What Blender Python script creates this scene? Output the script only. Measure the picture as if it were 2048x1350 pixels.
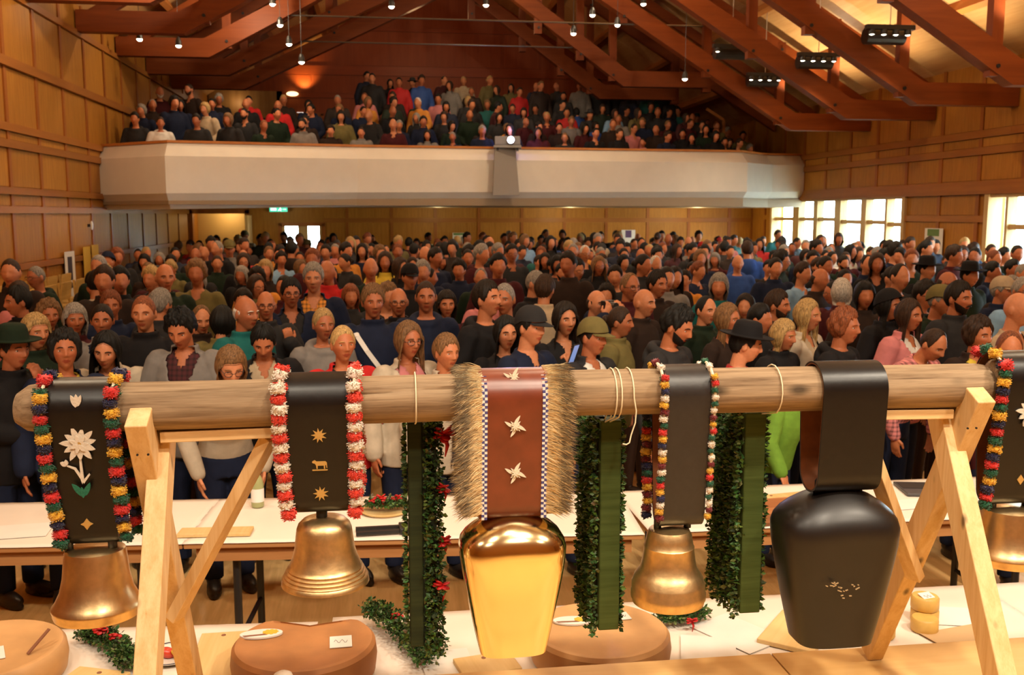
import bpy, bmesh, math, random
import numpy as np
from mathutils import Vector, Matrix, Euler
from math import sin, cos, pi, radians, atan, hypot, sqrt, floor
for o in list(bpy.data.objects): bpy.data.objects.remove(o)
rnd = random.Random(7)
S = bpy.context.scene
COL = S.collection

# ------------------------------------------------------------------ camera
CAM_Z = 2.25
cd = bpy.data.cameras.new('camera'); cam = bpy.data.objects.new('camera', cd); COL.objects.link(cam)
F_PX = 1930.0
cd.sensor_width = 36.0; cd.lens = 36.0*F_PX/2048.0
cd.clip_start = 0.05; cd.clip_end = 300
PITCH = atan(247/1930.0); YAW = atan(264/hypot(1930, 247))
cam.location = (0, 0, CAM_Z)
cam.rotation_euler = (pi/2-PITCH, 0, -YAW)
cd.dof.use_dof = True; cd.dof.focus_distance = 2.45; cd.dof.aperture_fstop = 9.0
S.camera = cam
# ------------------------------------------------------------------ world, exposure, lights
w = bpy.data.worlds.new('world'); S.world = w; w.use_nodes = True
bg = w.node_tree.nodes['Background']
bg.inputs[0].default_value = (0.82, 0.97, 1.0, 1); bg.inputs[1].default_value = 21.0
S.view_settings.view_transform = 'Standard'; S.view_settings.look = 'None'
S.view_settings.exposure = 0.0; S.view_settings.gamma = 1.0
S.view_settings.use_curve_mapping = False
S.cycles.use_denoising = True
S.cycles.max_bounces = 6; S.cycles.diffuse_bounces = 3; S.cycles.glossy_bounces = 3
S.cycles.transmission_bounces = 4; S.cycles.transparent_max_bounces = 8
S.cycles.caustics_reflective = False; S.cycles.caustics_refractive = False
S.cycles.sample_clamp_indirect = 4.0

def lamp(name, kind, loc, energy, color, size=0.2, target=None, angle=None, blend=0.6, sy=None):
    l = bpy.data.lights.new(name, kind); l.energy = energy*{'hall_lamp': .50, 'audience_wash': .30}.get(name, 1); l.color = color
    o = bpy.data.objects.new(name, l); COL.objects.link(o); o.location = loc
    if kind == 'AREA':
        l.size = size
        if sy: l.shape = 'RECTANGLE'; l.size_y = sy
    else: l.shadow_soft_size = size
    if kind == 'SPOT': l.spot_size = radians(angle or 60); l.spot_blend = blend
    if target: o.rotation_euler = (Vector(target)-Vector(loc)).to_track_quat('-Z', 'Y').to_euler()
    return o
WARM = (1.0, 0.86, 0.67); WARM2 = (1.0, 0.80, 0.54)
# stage lighting rig, hung above and behind the stage front
STAGE_L = [(-3.0, 0.4, 5.3, (-0.6, 3.2, .9)), (-.8, 0.2, 5.4, (0.2, 3.0, .9)), (1.4, 0.2, 5.4, (1.0, 3.0, .9)), (3.6, 0.4, 5.3, (1.9, 3.2, .9))]
STAGE_E = [165, 225, 430, 550]
for i, (x, y, z, t) in enumerate(STAGE_L):
    lamp('stage_light', 'SPOT', (x, y, z), STAGE_E[i], WARM, .12, t, 75, .8)
for x, e in ((-1.6, 200), (1.2, 300), (3.4, 380)):
    lamp('stage_floor_fill', 'SPOT', (x, -1.2, 5.2), e, WARM, .15, (x*.9, 1.6, .85), 70, .8)  # added fill that brightens the stage floor mirrored in the brass bell
for x, e in ((-2.2, 260), (.6, 260), (3.4, 300)):
    lamp('table_floor_fill', 'SPOT', (x, .8, 5.4), e, WARM, .15, (x*1.05+.3, 5.5, .2), 55, .9)  # added fill, brightens the floor seen behind the tables
# wash lights on the same rig, turned to the audience
for x, e in ((-3.6, 600), (0.0, 600), (3.6, 700), (6.4, 600)):
    lamp('audience_wash', 'SPOT', (x, 0.6, 5.5), e, WARM2, .15, (x*1.3+.6, 9.5, 1.4), 85, .9)
# lamps of the roof (track fixtures are modelled further down, hall points have none)
HALL_L = [(-2.2, 5.0, 6.0, 340), (1.6, 5.0, 6.4, 400), (5.4, 5.0, 5.9, 340), (-2.6, 10.0, 6.2, 270), (2.0, 11.5, 7.2, 310), (7.2, 10.4, 5.6, 260), (-2.9, 13.6, 6.0, 430), (3.5, 16.2, 6.8, 620),  # first three added to light front rows and floor from above
          (-2.4, 18.9, 6.2, 260), (2.2, 21.6, 6.6, 170)]
for x, y, z, e in ((8.0, 14.73, 5.0, 150), (8.0, 17.25, 4.98, 150), (8.0, 19.74, 4.97, 110), (8.0, 12.2, 5.0, 150), (3.6, 17.0, 7.4, 60), (4.6, 19.4, 6.9, 50), (5.6, 14.3, 6.4, 90)):
    lamp('track_lamp', 'SPOT', (x, y, z), e, WARM2, .08, (x-.3, y, 0), 105, .6)
    lamp('roof_board_fill', 'SPOT', (x+.9, y+.25, z-.25), 120, WARM2, .06, (x+1.3, y+.25, z+3), 150, .5)  # added beside the tracks to brighten the roof boards; modelled heads point down
for x in (-2.6, 1.5, 5.0, 8.5):
    lamp('underside_fill', 'POINT', (x, 25.4, 2.25), {-2.6: 16, 1.5: 20, 5.0: 40, 8.5: 50}[x], (1, .86, .46), .08)  # added fill for the walls below the balcony, no fixtures there
for x, y, z, e in HALL_L:
    lamp('hall_lamp', 'POINT', (x, y, z), e, WARM2, .10)

# ------------------------------------------------------------------ helpers
_F = np.array([sin(YAW)*cos(PITCH), cos(YAW)*cos(PITCH), -sin(PITCH)])
_R = np.array([cos(YAW), -sin(YAW), 0.0]); _U = np.cross(_R, _F); _C = np.array([0, 0, CAM_Z])
def ray(px, py): return _F+_R*((px-1024)/F_PX)+_U*((675-py)/F_PX)
def atY(px, py, Y):
    d = ray(px, py); return Vector(_C+d*(Y/d[1]))
def atZ(px, py, Z):
    d = ray(px, py); return Vector(_C+d*((Z-CAM_Z)/d[2]))
def atX(px, py, X):
    d = ray(px, py); return Vector(_C+d*(X/d[0]))

def tag(o, label=None, cat=None, group=None, kind=None):
    if label: o['label'] = label
    if cat: o['category'] = cat
    if group: o['group'] = group
    if kind: o['kind'] = kind
    return o
def empty(name, loc=(0, 0, 0), rz=0, label=None, cat=None, group=None, kind=None):
    o = bpy.data.objects.new(name, None); COL.objects.link(o); o.location = loc; o.rotation_euler = (0, 0, rz)
    o.empty_display_size = .1
    return tag(o, label, cat, group, kind)
def inst(name, me, mat=None, parent=None, mtx=None, color=None):
    o = bpy.data.objects.new(name, me); COL.objects.link(o)
    if parent: o.parent = parent
    if mtx is not None: o.matrix_local = mtx
    if mat is not None:
        if len(me.materials) == 0: me.materials.append(mat)
        if me.materials[0] != mat:
            o.material_slots[0].link = 'OBJECT'; o.material_slots[0].material = mat
    if color is not None: o.color = (color[0], color[1], color[2], 1)
    return o
def M(loc=(0, 0, 0), rot=(0, 0, 0), sc=(1, 1, 1)):
    return Matrix.LocRotScale(Vector(loc), Euler(rot), Vector(sc))
def srgb(h):
    r = [int(h[i:i+2], 16)/255 for i in (0, 2, 4)]
    return tuple(c/12.92 if c <= .04045 else ((c+.055)/1.055)**2.4 for c in r)

class MB:
    """collects vertices and faces of ONE mesh object"""
    def __init__(s): s.v = []; s.f = []; s.c = []
    def add(s, vs, fs, col=None):
        n = len(s.v); s.v += [tuple(p) for p in vs]; s.f += [tuple(n+i for i in q) for q in fs]
        s.c += [col or (1, 1, 1)]*len(vs)
        return s
    def box(s, c, size, rot=None, col=None, taper=1.0):
        hx, hy, hz = size[0]/2, size[1]/2, size[2]/2
        vs = []
        for z in (-1, 1):
            k = taper if z > 0 else 1
            for x, y in ((-1, -1), (1, -1), (1, 1), (-1, 1)): vs.append(Vector((x*hx*k, y*hy*k, z*hz)))
        if rot is not None:
            m = rot if isinstance(rot, Matrix) else Euler(rot).to_matrix()
            vs = [m @ v for v in vs]
        vs = [v+Vector(c) for v in vs]
        return s.add(vs, [(0, 3, 2, 1), (4, 5, 6, 7), (0, 1, 5, 4), (1, 2, 6, 5), (2, 3, 7, 6), (3, 0, 4, 7)], col)
    def bb(s, x0, x1, y0, y1, z0, z1, col=None):
        return s.box(((x0+x1)/2, (y0+y1)/2, (z0+z1)/2), (abs(x1-x0), abs(y1-y0), abs(z1-z0)), None, col)
    def bar(s, a, b, wd, th, up=(0, 0, 1), col=None):
        a = Vector(a); b = Vector(b); d = (b-a); L = d.length; d.normalize()
        x = d.cross(Vector(up))
        if x.length < 1e-4: x = d.cross(Vector((1, 0, 0)))
        x.normalize(); z = x.cross(d)
        m = Matrix((x, d, z)).transposed()
        return s.box((a+b)/2, (wd, L, th), m, col)
    def tube(s, pts, rad, n=10, cap=True, col=None, dome=0):
        pts = [Vector(p) for p in pts]
        if not hasattr(rad, '__len__'): rad = [rad]*len(pts)
        rad = list(rad)
        if dome:
            def ext(p, q, r):
                d = (p-q).normalized(); o = []
                for k in range(1, dome+1):
                    a = pi/2*k/(dome+.35); o.append((p+d*r*sin(a), r*cos(a)))
                return o
            e0 = ext(pts[0], pts[1], rad[0]); e1 = ext(pts[-1], pts[-2], rad[-1])
            pts = [p for p, _ in e0[::-1]]+pts+[p for p, _ in e1]; rad = [r for _, r in e0[::-1]]+rad+[r for _, r in e1]
        t0 = (pts[1]-pts[0]).normalized()
        ref = Vector((0, 0, 1)) if abs(t0.z) < .9 else Vector((1, 0, 0))
        nrm = t0.cross(ref).normalized(); vs = []; m = len(pts)
        for i, p in enumerate(pts):
            t = (pts[min(i+1, m-1)]-pts[max(i-1, 0)])
            if t.length < 1e-9: t = t0
            t = t.normalized()
            nrm = (nrm-t*nrm.dot(t))
            if nrm.length < 1e-6: nrm = t.cross(ref)
            nrm.normalize(); b = t.cross(nrm)
            for k in range(n):
                a = 2*pi*k/n; vs.append(p+(nrm*cos(a)+b*sin(a))*rad[i])
        fs = [(i*n+k, i*n+(k+1) % n, (i+1)*n+(k+1) % n, (i+1)*n+k) for i in range(m-1) for k in range(n)]
        if cap: fs += [tuple(range(n))[::-1], tuple((m-1)*n+k for k in range(n))]
        return s.add(vs, fs, col)
    def lathe(s, prof, n=32, c=(0, 0, 0), sx=1, sy=1, cap0=False, cap1=False, sup=2.0, col=None):
        vs = []
        for r, z in prof:
            for k in range(n):
                a = 2*pi*k/n; ca, sa = cos(a), sin(a)
                e = 2.0/sup
                vs.append((c[0]+r*sx*math.copysign(abs(ca)**e, ca), c[1]+r*sy*math.copysign(abs(sa)**e, sa), c[2]+z))
        m = len(prof)
        fs = [(i*n+k, i*n+(k+1) % n, (i+1)*n+(k+1) % n, (i+1)*n+k) for i in range(m-1) for k in range(n)]
        if cap0: fs.append(tuple(range(n))[::-1])
        if cap1: fs.append(tuple((m-1)*n+k for k in range(n)))
        return s.add(vs, fs, col)
    def loft(s, rings, n=20, cap=True, col=None):
        """rings: (cx,cy,z,rx,ry)"""
        vs = []
        for cx, cy, z, rx, ry in rings:
            for k in range(n):
                a = 2*pi*k/n; vs.append((cx+rx*cos(a), cy+ry*sin(a), z))
        m = len(rings)
        fs = [(i*n+k, i*n+(k+1) % n, (i+1)*n+(k+1) % n, (i+1)*n+k) for i in range(m-1) for k in range(n)]
        if cap: fs += [tuple(range(n))[::-1], tuple((m-1)*n+k for k in range(n))]
        return s.add(vs, fs, col)
    def ell(s, c, r, rot=None, nu=14, nv=8, col=None):
        vs = [Vector((0, 0, -r[2]))]
        for j in range(1, nv):
            t = -pi/2+pi*j/nv
            for k in range(nu):
                a = 2*pi*k/nu; vs.append(Vector((r[0]*cos(t)*cos(a), r[1]*cos(t)*sin(a), r[2]*sin(t))))
        vs.append(Vector((0, 0, r[2])))
        fs = [(0, 1+(k+1) % nu, 1+k) for k in range(nu)]
        for j in range(nv-2):
            for k in range(nu):
                fs.append((1+j*nu+k, 1+j*nu+(k+1) % nu, 1+(j+1)*nu+(k+1) % nu, 1+(j+1)*nu+k))
        L = len(vs)-1
        fs += [(1+(nv-2)*nu+k, 1+(nv-2)*nu+(k+1) % nu, L) for k in range(nu)]
        if rot is not None:
            m = rot if isinstance(rot, Matrix) else Euler(rot).to_matrix(); vs = [m @ v for v in vs]
        return s.add([v+Vector(c) for v in vs], fs, col)
    def prism(s, poly, z0, z1, plane='XY', col=None):
        """flat outline extruded; plane XZ: poly (x,z), extruded along y from z0 to z1"""
        n = len(poly)
        if plane == 'XY': vs = [(x, y, z0) for x, y in poly]+[(x, y, z1) for x, y in poly]
        elif plane == 'XZ': vs = [(x, z0, y) for x, y in poly]+[(x, z1, y) for x, y in poly]
        else: vs = [(z0, x, y) for x, y in poly]+[(z1, x, y) for x, y in poly]
        fs = [tuple(range(n))[::-1], tuple(n+k for k in range(n))]+[(k, (k+1) % n, n+(k+1) % n, n+k) for k in range(n)]
        return s.add(vs, fs, col)
    def mesh(s, name, smooth=False, fix=True, angle=None):
        me = bpy.data.meshes.new(name); me.from_pydata(s.v, [], s.f)
        if any(c != (1, 1, 1) for c in s.c):
            at = me.color_attributes.new('tint', 'FLOAT_COLOR', 'POINT')
            at.data.foreach_set('color', np.array([(*c, 1) for c in s.c], 'f').ravel())
        if fix:
            b = bmesh.new(); b.from_mesh(me); bmesh.ops.recalc_face_normals(b, faces=b.faces); b.to_mesh(me); b.free()
        if smooth: me.polygons.foreach_set('use_smooth', [True]*len(me.polygons))
        if angle: me.set_sharp_from_angle(angle=radians(angle))
        me.update(); return me
    def build(s, name, mat=None, parent=None, smooth=False, loc=None, fix=True, angle=None, bevel=None):
        me = s.mesh(name, smooth, fix, angle)
        o = inst(name, me, mat, parent)
        if loc is not None: o.location = loc
        if bevel:
            m = o.modifiers.new('bevel', 'BEVEL'); m.width = bevel; m.segments = 2; m.limit_method = 'ANGLE'
        return o

# ------------------------------------------------------------------ materials
_mats = {}
def newmat(name):
    m = bpy.data.materials.new(name); m.use_nodes = True
    nt = m.node_tree; b = nt.nodes['Principled BSDF']
    return m, nt, b
def plain(name, col, rough=.5, metal=0, coat=0, noise=0, nscale=30, bump=0, emit=None, estr=0, sheen=0, spec=.5):
    if name in _mats: return _mats[name]
    m, nt, b = newmat(name); N, L = nt.nodes, nt.links
    b.inputs['Base Color'].default_value = (*col, 1); b.inputs['Roughness'].default_value = rough
    b.inputs['Metallic'].default_value = metal; b.inputs['Coat Weight'].default_value = coat; b.inputs['Coat Roughness'].default_value = .28
    b.inputs['Specular IOR Level'].default_value = spec
    if sheen: b.inputs['Sheen Weight'].default_value = sheen
    if emit: b.inputs['Emission Color'].default_value = (*emit, 1); b.inputs['Emission Strength'].default_value = estr
    if noise or bump:
        tc = N.new('ShaderNodeTexCoord'); ns = N.new('ShaderNodeTexNoise'); ns.inputs['Scale'].default_value = nscale
        ns.inputs['Detail'].default_value = 4
        L.new(tc.outputs['Object'], ns.inputs['Vector'])
        if noise:
            mr = N.new('ShaderNodeMapRange'); mr.inputs[1].default_value = .25; mr.inputs[2].default_value = .75
            mr.inputs[3].default_value = 1-noise; mr.inputs[4].default_value = 1+noise*.6
            L.new(ns.outputs[0], mr.inputs[0])
            mx = N.new('ShaderNodeVectorMath'); mx.operation = 'SCALE'; mx.inputs[0].default_value = col
            L.new(mr.outputs[0], mx.inputs['Scale']); L.new(mx.outputs[0], b.inputs['Base Color'])
        if bump:
            bp = N.new('ShaderNodeBump'); bp.inputs['Strength'].default_value = bump; bp.inputs['Distance'].default_value = .004
            L.new(ns.outputs[0], bp.inputs['Height']); L.new(bp.outputs[0], b.inputs['Normal'])
    _mats[name] = m; return m
def wood(name, c1, c2, axis='Z', rough=.45, scale=1.0, var=.12, coat=0, stretch=14, c3=None, knots=None):
    """grain runs along the given object axis"""
    if name in _mats: return _mats[name]
    m, nt, b = newmat(name); N, L = nt.nodes, nt.links
    tc = N.new('ShaderNodeTexCoord'); oi = N.new('ShaderNodeObjectInfo')
    ad = N.new('ShaderNodeVectorMath'); ad.operation = 'MULTIPLY_ADD'
    ad.inputs[1].default_value = (scale,)*3 if axis == '' else tuple(scale*(1/stretch if a == axis else 1) for a in 'XYZ')
    sc = N.new('ShaderNodeVectorMath'); sc.operation = 'SCALE'; sc.inputs[0].default_value = (17, 31, 23)
    L.new(oi.outputs['Random'], sc.inputs['Scale']); L.new(tc.outputs['Object'], ad.inputs[0]); L.new(sc.outputs[0], ad.inputs[2])
    n1 = N.new('ShaderNodeTexNoise'); n1.inputs['Scale'].default_value = 9; n1.inputs['Detail'].default_value = 5; n1.inputs['Distortion'].default_value = .6
    L.new(ad.outputs[0], n1.inputs['Vector'])
    n2 = N.new('ShaderNodeTexNoise'); n2.inputs['Scale'].default_value = 55; n2.inputs['Detail'].default_value = 2
    L.new(ad.outputs[0], n2.inputs['Vector'])
    mm = N.new('ShaderNodeMath'); mm.operation = 'MULTIPLY_ADD'; mm.inputs[1].default_value = .35
    L.new(n2.outputs[0], mm.inputs[0]); L.new(n1.outputs[0], mm.inputs[2])
    rp = N.new('ShaderNodeValToRGB'); e = rp.color_ramp.elements
    e[0].position = .45; e[0].color = (*c1, 1); e[1].position = .85; e[1].color = (*c2, 1)
    if c3: x = e.new(.36); x.color = (*c3, 1)
    L.new(mm.outputs[0], rp.inputs[0])
    mr = N.new('ShaderNodeMapRange'); mr.inputs[3].default_value = 1-var; mr.inputs[4].default_value = 1+var
    L.new(oi.outputs['Random'], mr.inputs[0])
    mx = N.new('ShaderNodeVectorMath'); mx.operation = 'SCALE'
    L.new(rp.outputs[0], mx.inputs[0]); L.new(mr.outputs[0], mx.inputs['Scale']); L.new(mx.outputs[0], b.inputs['Base Color'])
    if knots:      # (cells per metre, radius)
        km = N.new('ShaderNodeVectorMath'); km.operation = 'MULTIPLY_ADD'; km.inputs[1].default_value = tuple(knots[0]*(.45 if a == axis else 1) for a in 'XYZ')
        vo = N.new('ShaderNodeTexVoronoi'); vo.inputs['Scale'].default_value = 1
        L.new(tc.outputs['Object'], km.inputs[0]); L.new(sc.outputs[0], km.inputs[2]); L.new(km.outputs[0], vo.inputs['Vector'])
        kr = N.new('ShaderNodeMapRange'); kr.inputs[1].default_value = knots[1]*.35; kr.inputs[2].default_value = knots[1]; kr.inputs[3].default_value = .30; kr.inputs[4].default_value = 1
        L.new(vo.outputs['Distance'], kr.inputs[0]); k2 = N.new('ShaderNodeVectorMath'); k2.operation = 'SCALE'
        L.new(mx.outputs[0], k2.inputs[0]); L.new(kr.outputs[0], k2.inputs['Scale']); L.new(k2.outputs[0], b.inputs['Base Color'])
    b.inputs['Roughness'].default_value = rough; b.inputs['Coat Weight'].default_value = coat; b.inputs['Specular IOR Level'].default_value = .22
    bp = N.new('ShaderNodeBump'); bp.inputs['Strength'].default_value = .15; bp.inputs['Distance'].default_value = .003
    L.new(mm.outputs[0], bp.inputs['Height']); L.new(bp.outputs[0], b.inputs['Normal'])
    _mats[name] = m; return m
def tinted(name, rough=.7, noise=.25, nscale=40, bump=.2, objcol=True, attr=False, sheen=0, metal=0, stretch=None, spec=.4, dist=.004):
    """base colour = the object's own colour, optionally times its vertex tint"""
    if name in _mats: return _mats[name]
    m, nt, b = newmat(name); N, L = nt.nodes, nt.links
    tc = N.new('ShaderNodeTexCoord'); ns = N.new('ShaderNodeTexNoise'); ns.inputs['Scale'].default_value = nscale; ns.inputs['Detail'].default_value = 3
    if stretch:
        mp = N.new('ShaderNodeVectorMath'); mp.operation = 'MULTIPLY'; mp.inputs[1].default_value = stretch
        L.new(tc.outputs['Object'], mp.inputs[0]); L.new(mp.outputs[0], ns.inputs['Vector'])
    else: L.new(tc.outputs['Object'], ns.inputs['Vector'])
    mr = N.new('ShaderNodeMapRange'); mr.inputs[1].default_value = .3; mr.inputs[2].default_value = .7
    mr.inputs[3].default_value = 1-noise; mr.inputs[4].default_value = 1+noise
    L.new(ns.outputs[0], mr.inputs[0])
    mx = N.new('ShaderNodeVectorMath'); mx.operation = 'SCALE'; L.new(mr.outputs[0], mx.inputs['Scale'])
    src = None
    if objcol: src = N.new('ShaderNodeObjectInfo').outputs['Color']
    if attr:
        at = N.new('ShaderNodeAttribute'); at.attribute_name = 'tint'
        if src is None: src = at.outputs['Color']
        else:
            ml = N.new('ShaderNodeVectorMath'); ml.operation = 'MULTIPLY'
            L.new(src, ml.inputs[0]); L.new(at.outputs['Color'], ml.inputs[1]); src = ml.outputs[0]
    L.new(src, mx.inputs[0]); L.new(mx.outputs[0], b.inputs['Base Color'])
    b.inputs['Roughness'].default_value = rough; b.inputs['Metallic'].default_value = metal; b.inputs['Specular IOR Level'].default_value = spec
    if sheen: b.inputs['Sheen Weight'].default_value = sheen
    if bump:
        bp = N.new('ShaderNodeBump'); bp.inputs['Strength'].default_value = bump; bp.inputs['Distance'].default_value = dist
        L.new(ns.outputs[0], bp.inputs['Height']); L.new(bp.outputs[0], b.inputs['Normal'])
    _mats[name] = m; return m
def glassmat(name='window_glass', tint=(.93, .98, 1)):
    if name in _mats: return _mats[name]
    m = bpy.data.materials.new(name); m.use_nodes = True; nt = m.node_tree; N, L = nt.nodes, nt.links
    N.remove(N['Principled BSDF']); out = N['Material Output']
    tr = N.new('ShaderNodeBsdfTransparent'); tr.inputs[0].default_value = (*tint, 1)
    gl = N.new('ShaderNodeBsdfGlossy'); gl.inputs['Roughness'].default_value = .03
    fr = N.new('ShaderNodeFresnel'); fr.inputs[0].default_value = 1.45
    ge = N.new('ShaderNodeNewGeometry'); iv = N.new('ShaderNodeMath'); iv.operation = 'SUBTRACT'; iv.inputs[0].default_value = 1
    ml = N.new('ShaderNodeMath'); ml.operation = 'MULTIPLY'; L.new(ge.outputs['Backfacing'], iv.inputs[1]); L.new(iv.outputs[0], ml.inputs[0]); L.new(fr.outputs[0], ml.inputs[1])
    mx = N.new('ShaderNodeMixShader'); L.new(ml.outputs[0], mx.inputs[0]); L.new(tr.outputs[0], mx.inputs[1]); L.new(gl.outputs[0], mx.inputs[2])
    L.new(mx.outputs[0], out.inputs[0]); _mats[name] = m; return m
PINE = wood('hall_pine', (.33, .130, .016), (.44, .185, .027), 'Z', .5, 3, .12)
PINE_H = wood('hall_pine_rail', (.30, .105, .018), (.37, .135, .024), 'Y', .42, 1, .08)
PINE_X = wood('hall_pine_rail_x', (.30, .105, .018), (.37, .135, .024), 'X', .42, 1, .08)
PINE_V = wood('hall_pine_stile', (.28, .085, .015), (.34, .110, .020), 'Z', .42, 1, .08)
BEAM = wood('truss_beam', (.165, .034, .006), (.225, .050, .009), 'X', .5, .7, .08)
BEAM_V = wood('truss_post', (.15, .030, .006), (.20, .043, .008), 'Z', .5, .7, .08)
PURL = wood('purlin', (.36, .125, .028), (.46, .17, .04), 'Y', .5, .7, .08)
ROOFB = wood('roof_board', (.56, .30, .105), (.68, .40, .16), 'Y', .55, .6, .1)
FLOORW = wood('parquet', (.58, .36, .14), (.74, .48, .21), 'Y', .34, 1.6, .1, coat=.15)
STAGEW = wood('stage_board', (.70, .42, .15), (.80, .52, .21), 'X', .38, .8, .05, coat=.1)
WHITEP = plain('balcony_plaster', (.80, .72, .61), .6, noise=.05, nscale=3)
RAILW = wood('balcony_cap', (.45, .15, .035), (.55, .21, .055), 'X', .4, 1, .05)
STEEL = plain('grey_steel', (.35, .33, .30), .35, 1)
BLACKM = plain('black_metal', (.012, .011, .011), .45)
GLASS = glassmat()
FRAMEW = wood('window_frame_wood', (.52, .33, .13), (.62, .42, .19), 'Z', .4, 1, .05)
PAPER = plain('white_paper', (.80, .76, .70), .7, noise=.04, nscale=8)
YELLOWP = plain('yellow_paper', (.72, .43, .05), .7)
GREY = plain('grey_paint', (.28, .26, .24), .5)

# cached boxes: alike pieces share mesh data
_boxes = {}
def boxo(name, x0, x1, y0, y1, z0, z1, mat, parent=None):
    sx, sy, sz = [round(abs(a), 3) for a in (x1-x0, y1-y0, z1-z0)]
    k = (sx, sy, sz, mat.name)
    if k not in _boxes:
        me = MB().box((0, 0, 0), (sx, sy, sz)).mesh(name, fix=False); me.materials.append(mat); _boxes[k] = me
    o = bpy.data.objects.new(name, _boxes[k]); COL.objects.link(o); o.location = ((x0+x1)/2, (y0+y1)/2, (z0+z1)/2)
    if parent: o.parent = parent
    return o
# ================================================================== SETTING
XL, XR, YB, YBK, YST = -5.1, 10.7, 27.0, 32.0, -3.0     # side walls, back wall below the balcony, back wall of the balcony, stage back
RIDGE_X, SLOPE = 2.05, 0.60
def roof_z(x): return 5.80+SLOPE*(x-XL) if x < RIDGE_X else 5.80+SLOPE*(RIDGE_X-XL)-SLOPE*(x-RIDGE_X)*1.0
def struct(o): o['kind'] = 'structure'; return o

# --- floor and stage
fl = struct(boxo('floor', XL-.3, XR+.3, 2.7, YBK+.3, -.1, 0, FLOORW))
for k in range(14):                               # strips of parquet in the gap between the two table rows
    pass
stage = struct(boxo('floor_stage', XL-.3, XR+.3, YST-.2, 2.80, .70, .83, PINE_X))
xs = [-5.1, -3.62, -2.2, -.78, 1.22, 3.22, 5.2, 7.9, 10.7]
for a, b in zip(xs[:-1], xs[1:]):
    for y0, y1 in ((-3, -1.6), (-1.6, -.2), (-.2, 1.2), (1.2, 2.81)):
        boxo('panel', a+.003, b-.003, y0+.003, y1-.003, .832, .85, STAGEW).parent = stage
        bpy.context.view_layer.update() if False else None
for c in [o for o in bpy.data.objects if o.parent == stage]: c.location -= stage.location
struct(boxo('trim_1', XL, XR, 2.80, 2.82, .0, .83, wood('stage_apron', (.3, .14, .045), (.4, .2, .07), 'X', .5, 1, .05)))

# --- side walls: batten-framed pine panels
def wall_grid(wall, side, ys, rows, rails, gap=None):
    """side wall at X: every panel, stile and rail a piece of its own"""
    X = XL if side < 0 else XR
    w0 = wall.location.copy()
    def put(o): o.parent = wall; o.location -= w0
    for (z0, z1, th) in rows:
        for a, b in zip(ys[:-1], ys[1:]):
            if gap and gap(a, b, z0, z1): continue
            t = .012+.004*rnd.random()
            put(boxo('panel', X, X-side*t, a+.055, b-.055, z0+.012, z1-.012, PINE))
    for y in ys:
        for (z0, z1, th) in rows:
            if gap and gap(y-.05, y+.05, z0, z1): continue
            put(boxo('stile', X, X-side*.034, y-.05, y+.05, z0, z1, PINE_V))
    for z0, z1, d, ya, yb in rails:
        put(boxo('rail', X, X-side*d, ya, yb, z0, z1, PINE_H))
ysL = [YST+1.25*k for k in range(0, 24)]+[YB]
ysL = [11.9-1.25*k for k in range(12, 0, -1)]+[11.9+1.25*k for k in range(0, 13)]+[YB]
wl = struct(boxo('wall_left', XL-.25, XL-.001, YST, YBK+.2, 0, 7.0, PINE))
wall_grid(wl, -1, ysL, [(.10, 1.46, 0), (1.55, 2.26, 0), (2.36, 2.52, 0), (2.62, 3.16, 0), (3.27, 3.39, 0), (3.50, 4.27, 0), (4.40, 5.26, 0), (5.36, 6.2, 0)],
          [(1.46, 1.55, .055, YST, YB), (2.26, 2.36, .05, YST, YB), (2.52, 2.62, .06, YST, YB), (3.16, 3.27, .06, YST, YB), (3.39, 3.50, .06, YST, YB),
           (4.27, 4.40, .075, YST, YB), (5.26, 5.36, .06, YST, YB), (0, .10, .045, YST, YB)])
wr = struct(empty('wall_right', (XR, 12, 0)))
W1 = (18.72, 25.5, .95, 2.62); W2 = (9.5, 15.95, .95, 2.60)
def wall_piece(y0, y1, z0, z1):
    o = boxo('wall_section', XR+.001, XR+.30, y0, y1, z0, z1, PINE); o.parent = wr; o.location -= wr.location
wall_piece(YST, YBK+.2, 2.64, 5.6); wall_piece(YST, YBK+.2, 0, .95)
wall_piece(W2[1], W1[0], .95, 2.64); wall_piece(W1[1], YBK+.2, .95, 2.64); wall_piece(YST, W2[0], .95, 2.64)
ysR = [18.72-1.22*k for k in range(17, 0, -1)]+[18.72+1.22*k for k in range(0, 7)]+[YB]
def gapR(a, b, z0, z1):
    for wv in (W1, W2):
        if b > wv[0]+.06 and a < wv[1]-.06 and z1 > wv[2] and z0 < wv[3]-.02: return True
    return False
wall_grid(wr, 1, ysR, [(.10, .93, 0), (.97, 2.10, 0), (2.22, 2.60, 0), (2.84, 3.30, 0), (3.43, 3.60, 0), (3.73, 5.1, 0)],
          [(2.66, 2.70, .06, YST, YB), (2.70, 2.84, .045, YST, YB), (3.30, 3.43, .06, YST, YB), (3.60, 3.73, .06, YST, YB), (2.10, 2.22, .045, W2[1], W1[0]), (0, .10, .045, YST, YB),
           (2.60, 2.66, .09, YST, YB)], gapR)
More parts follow.
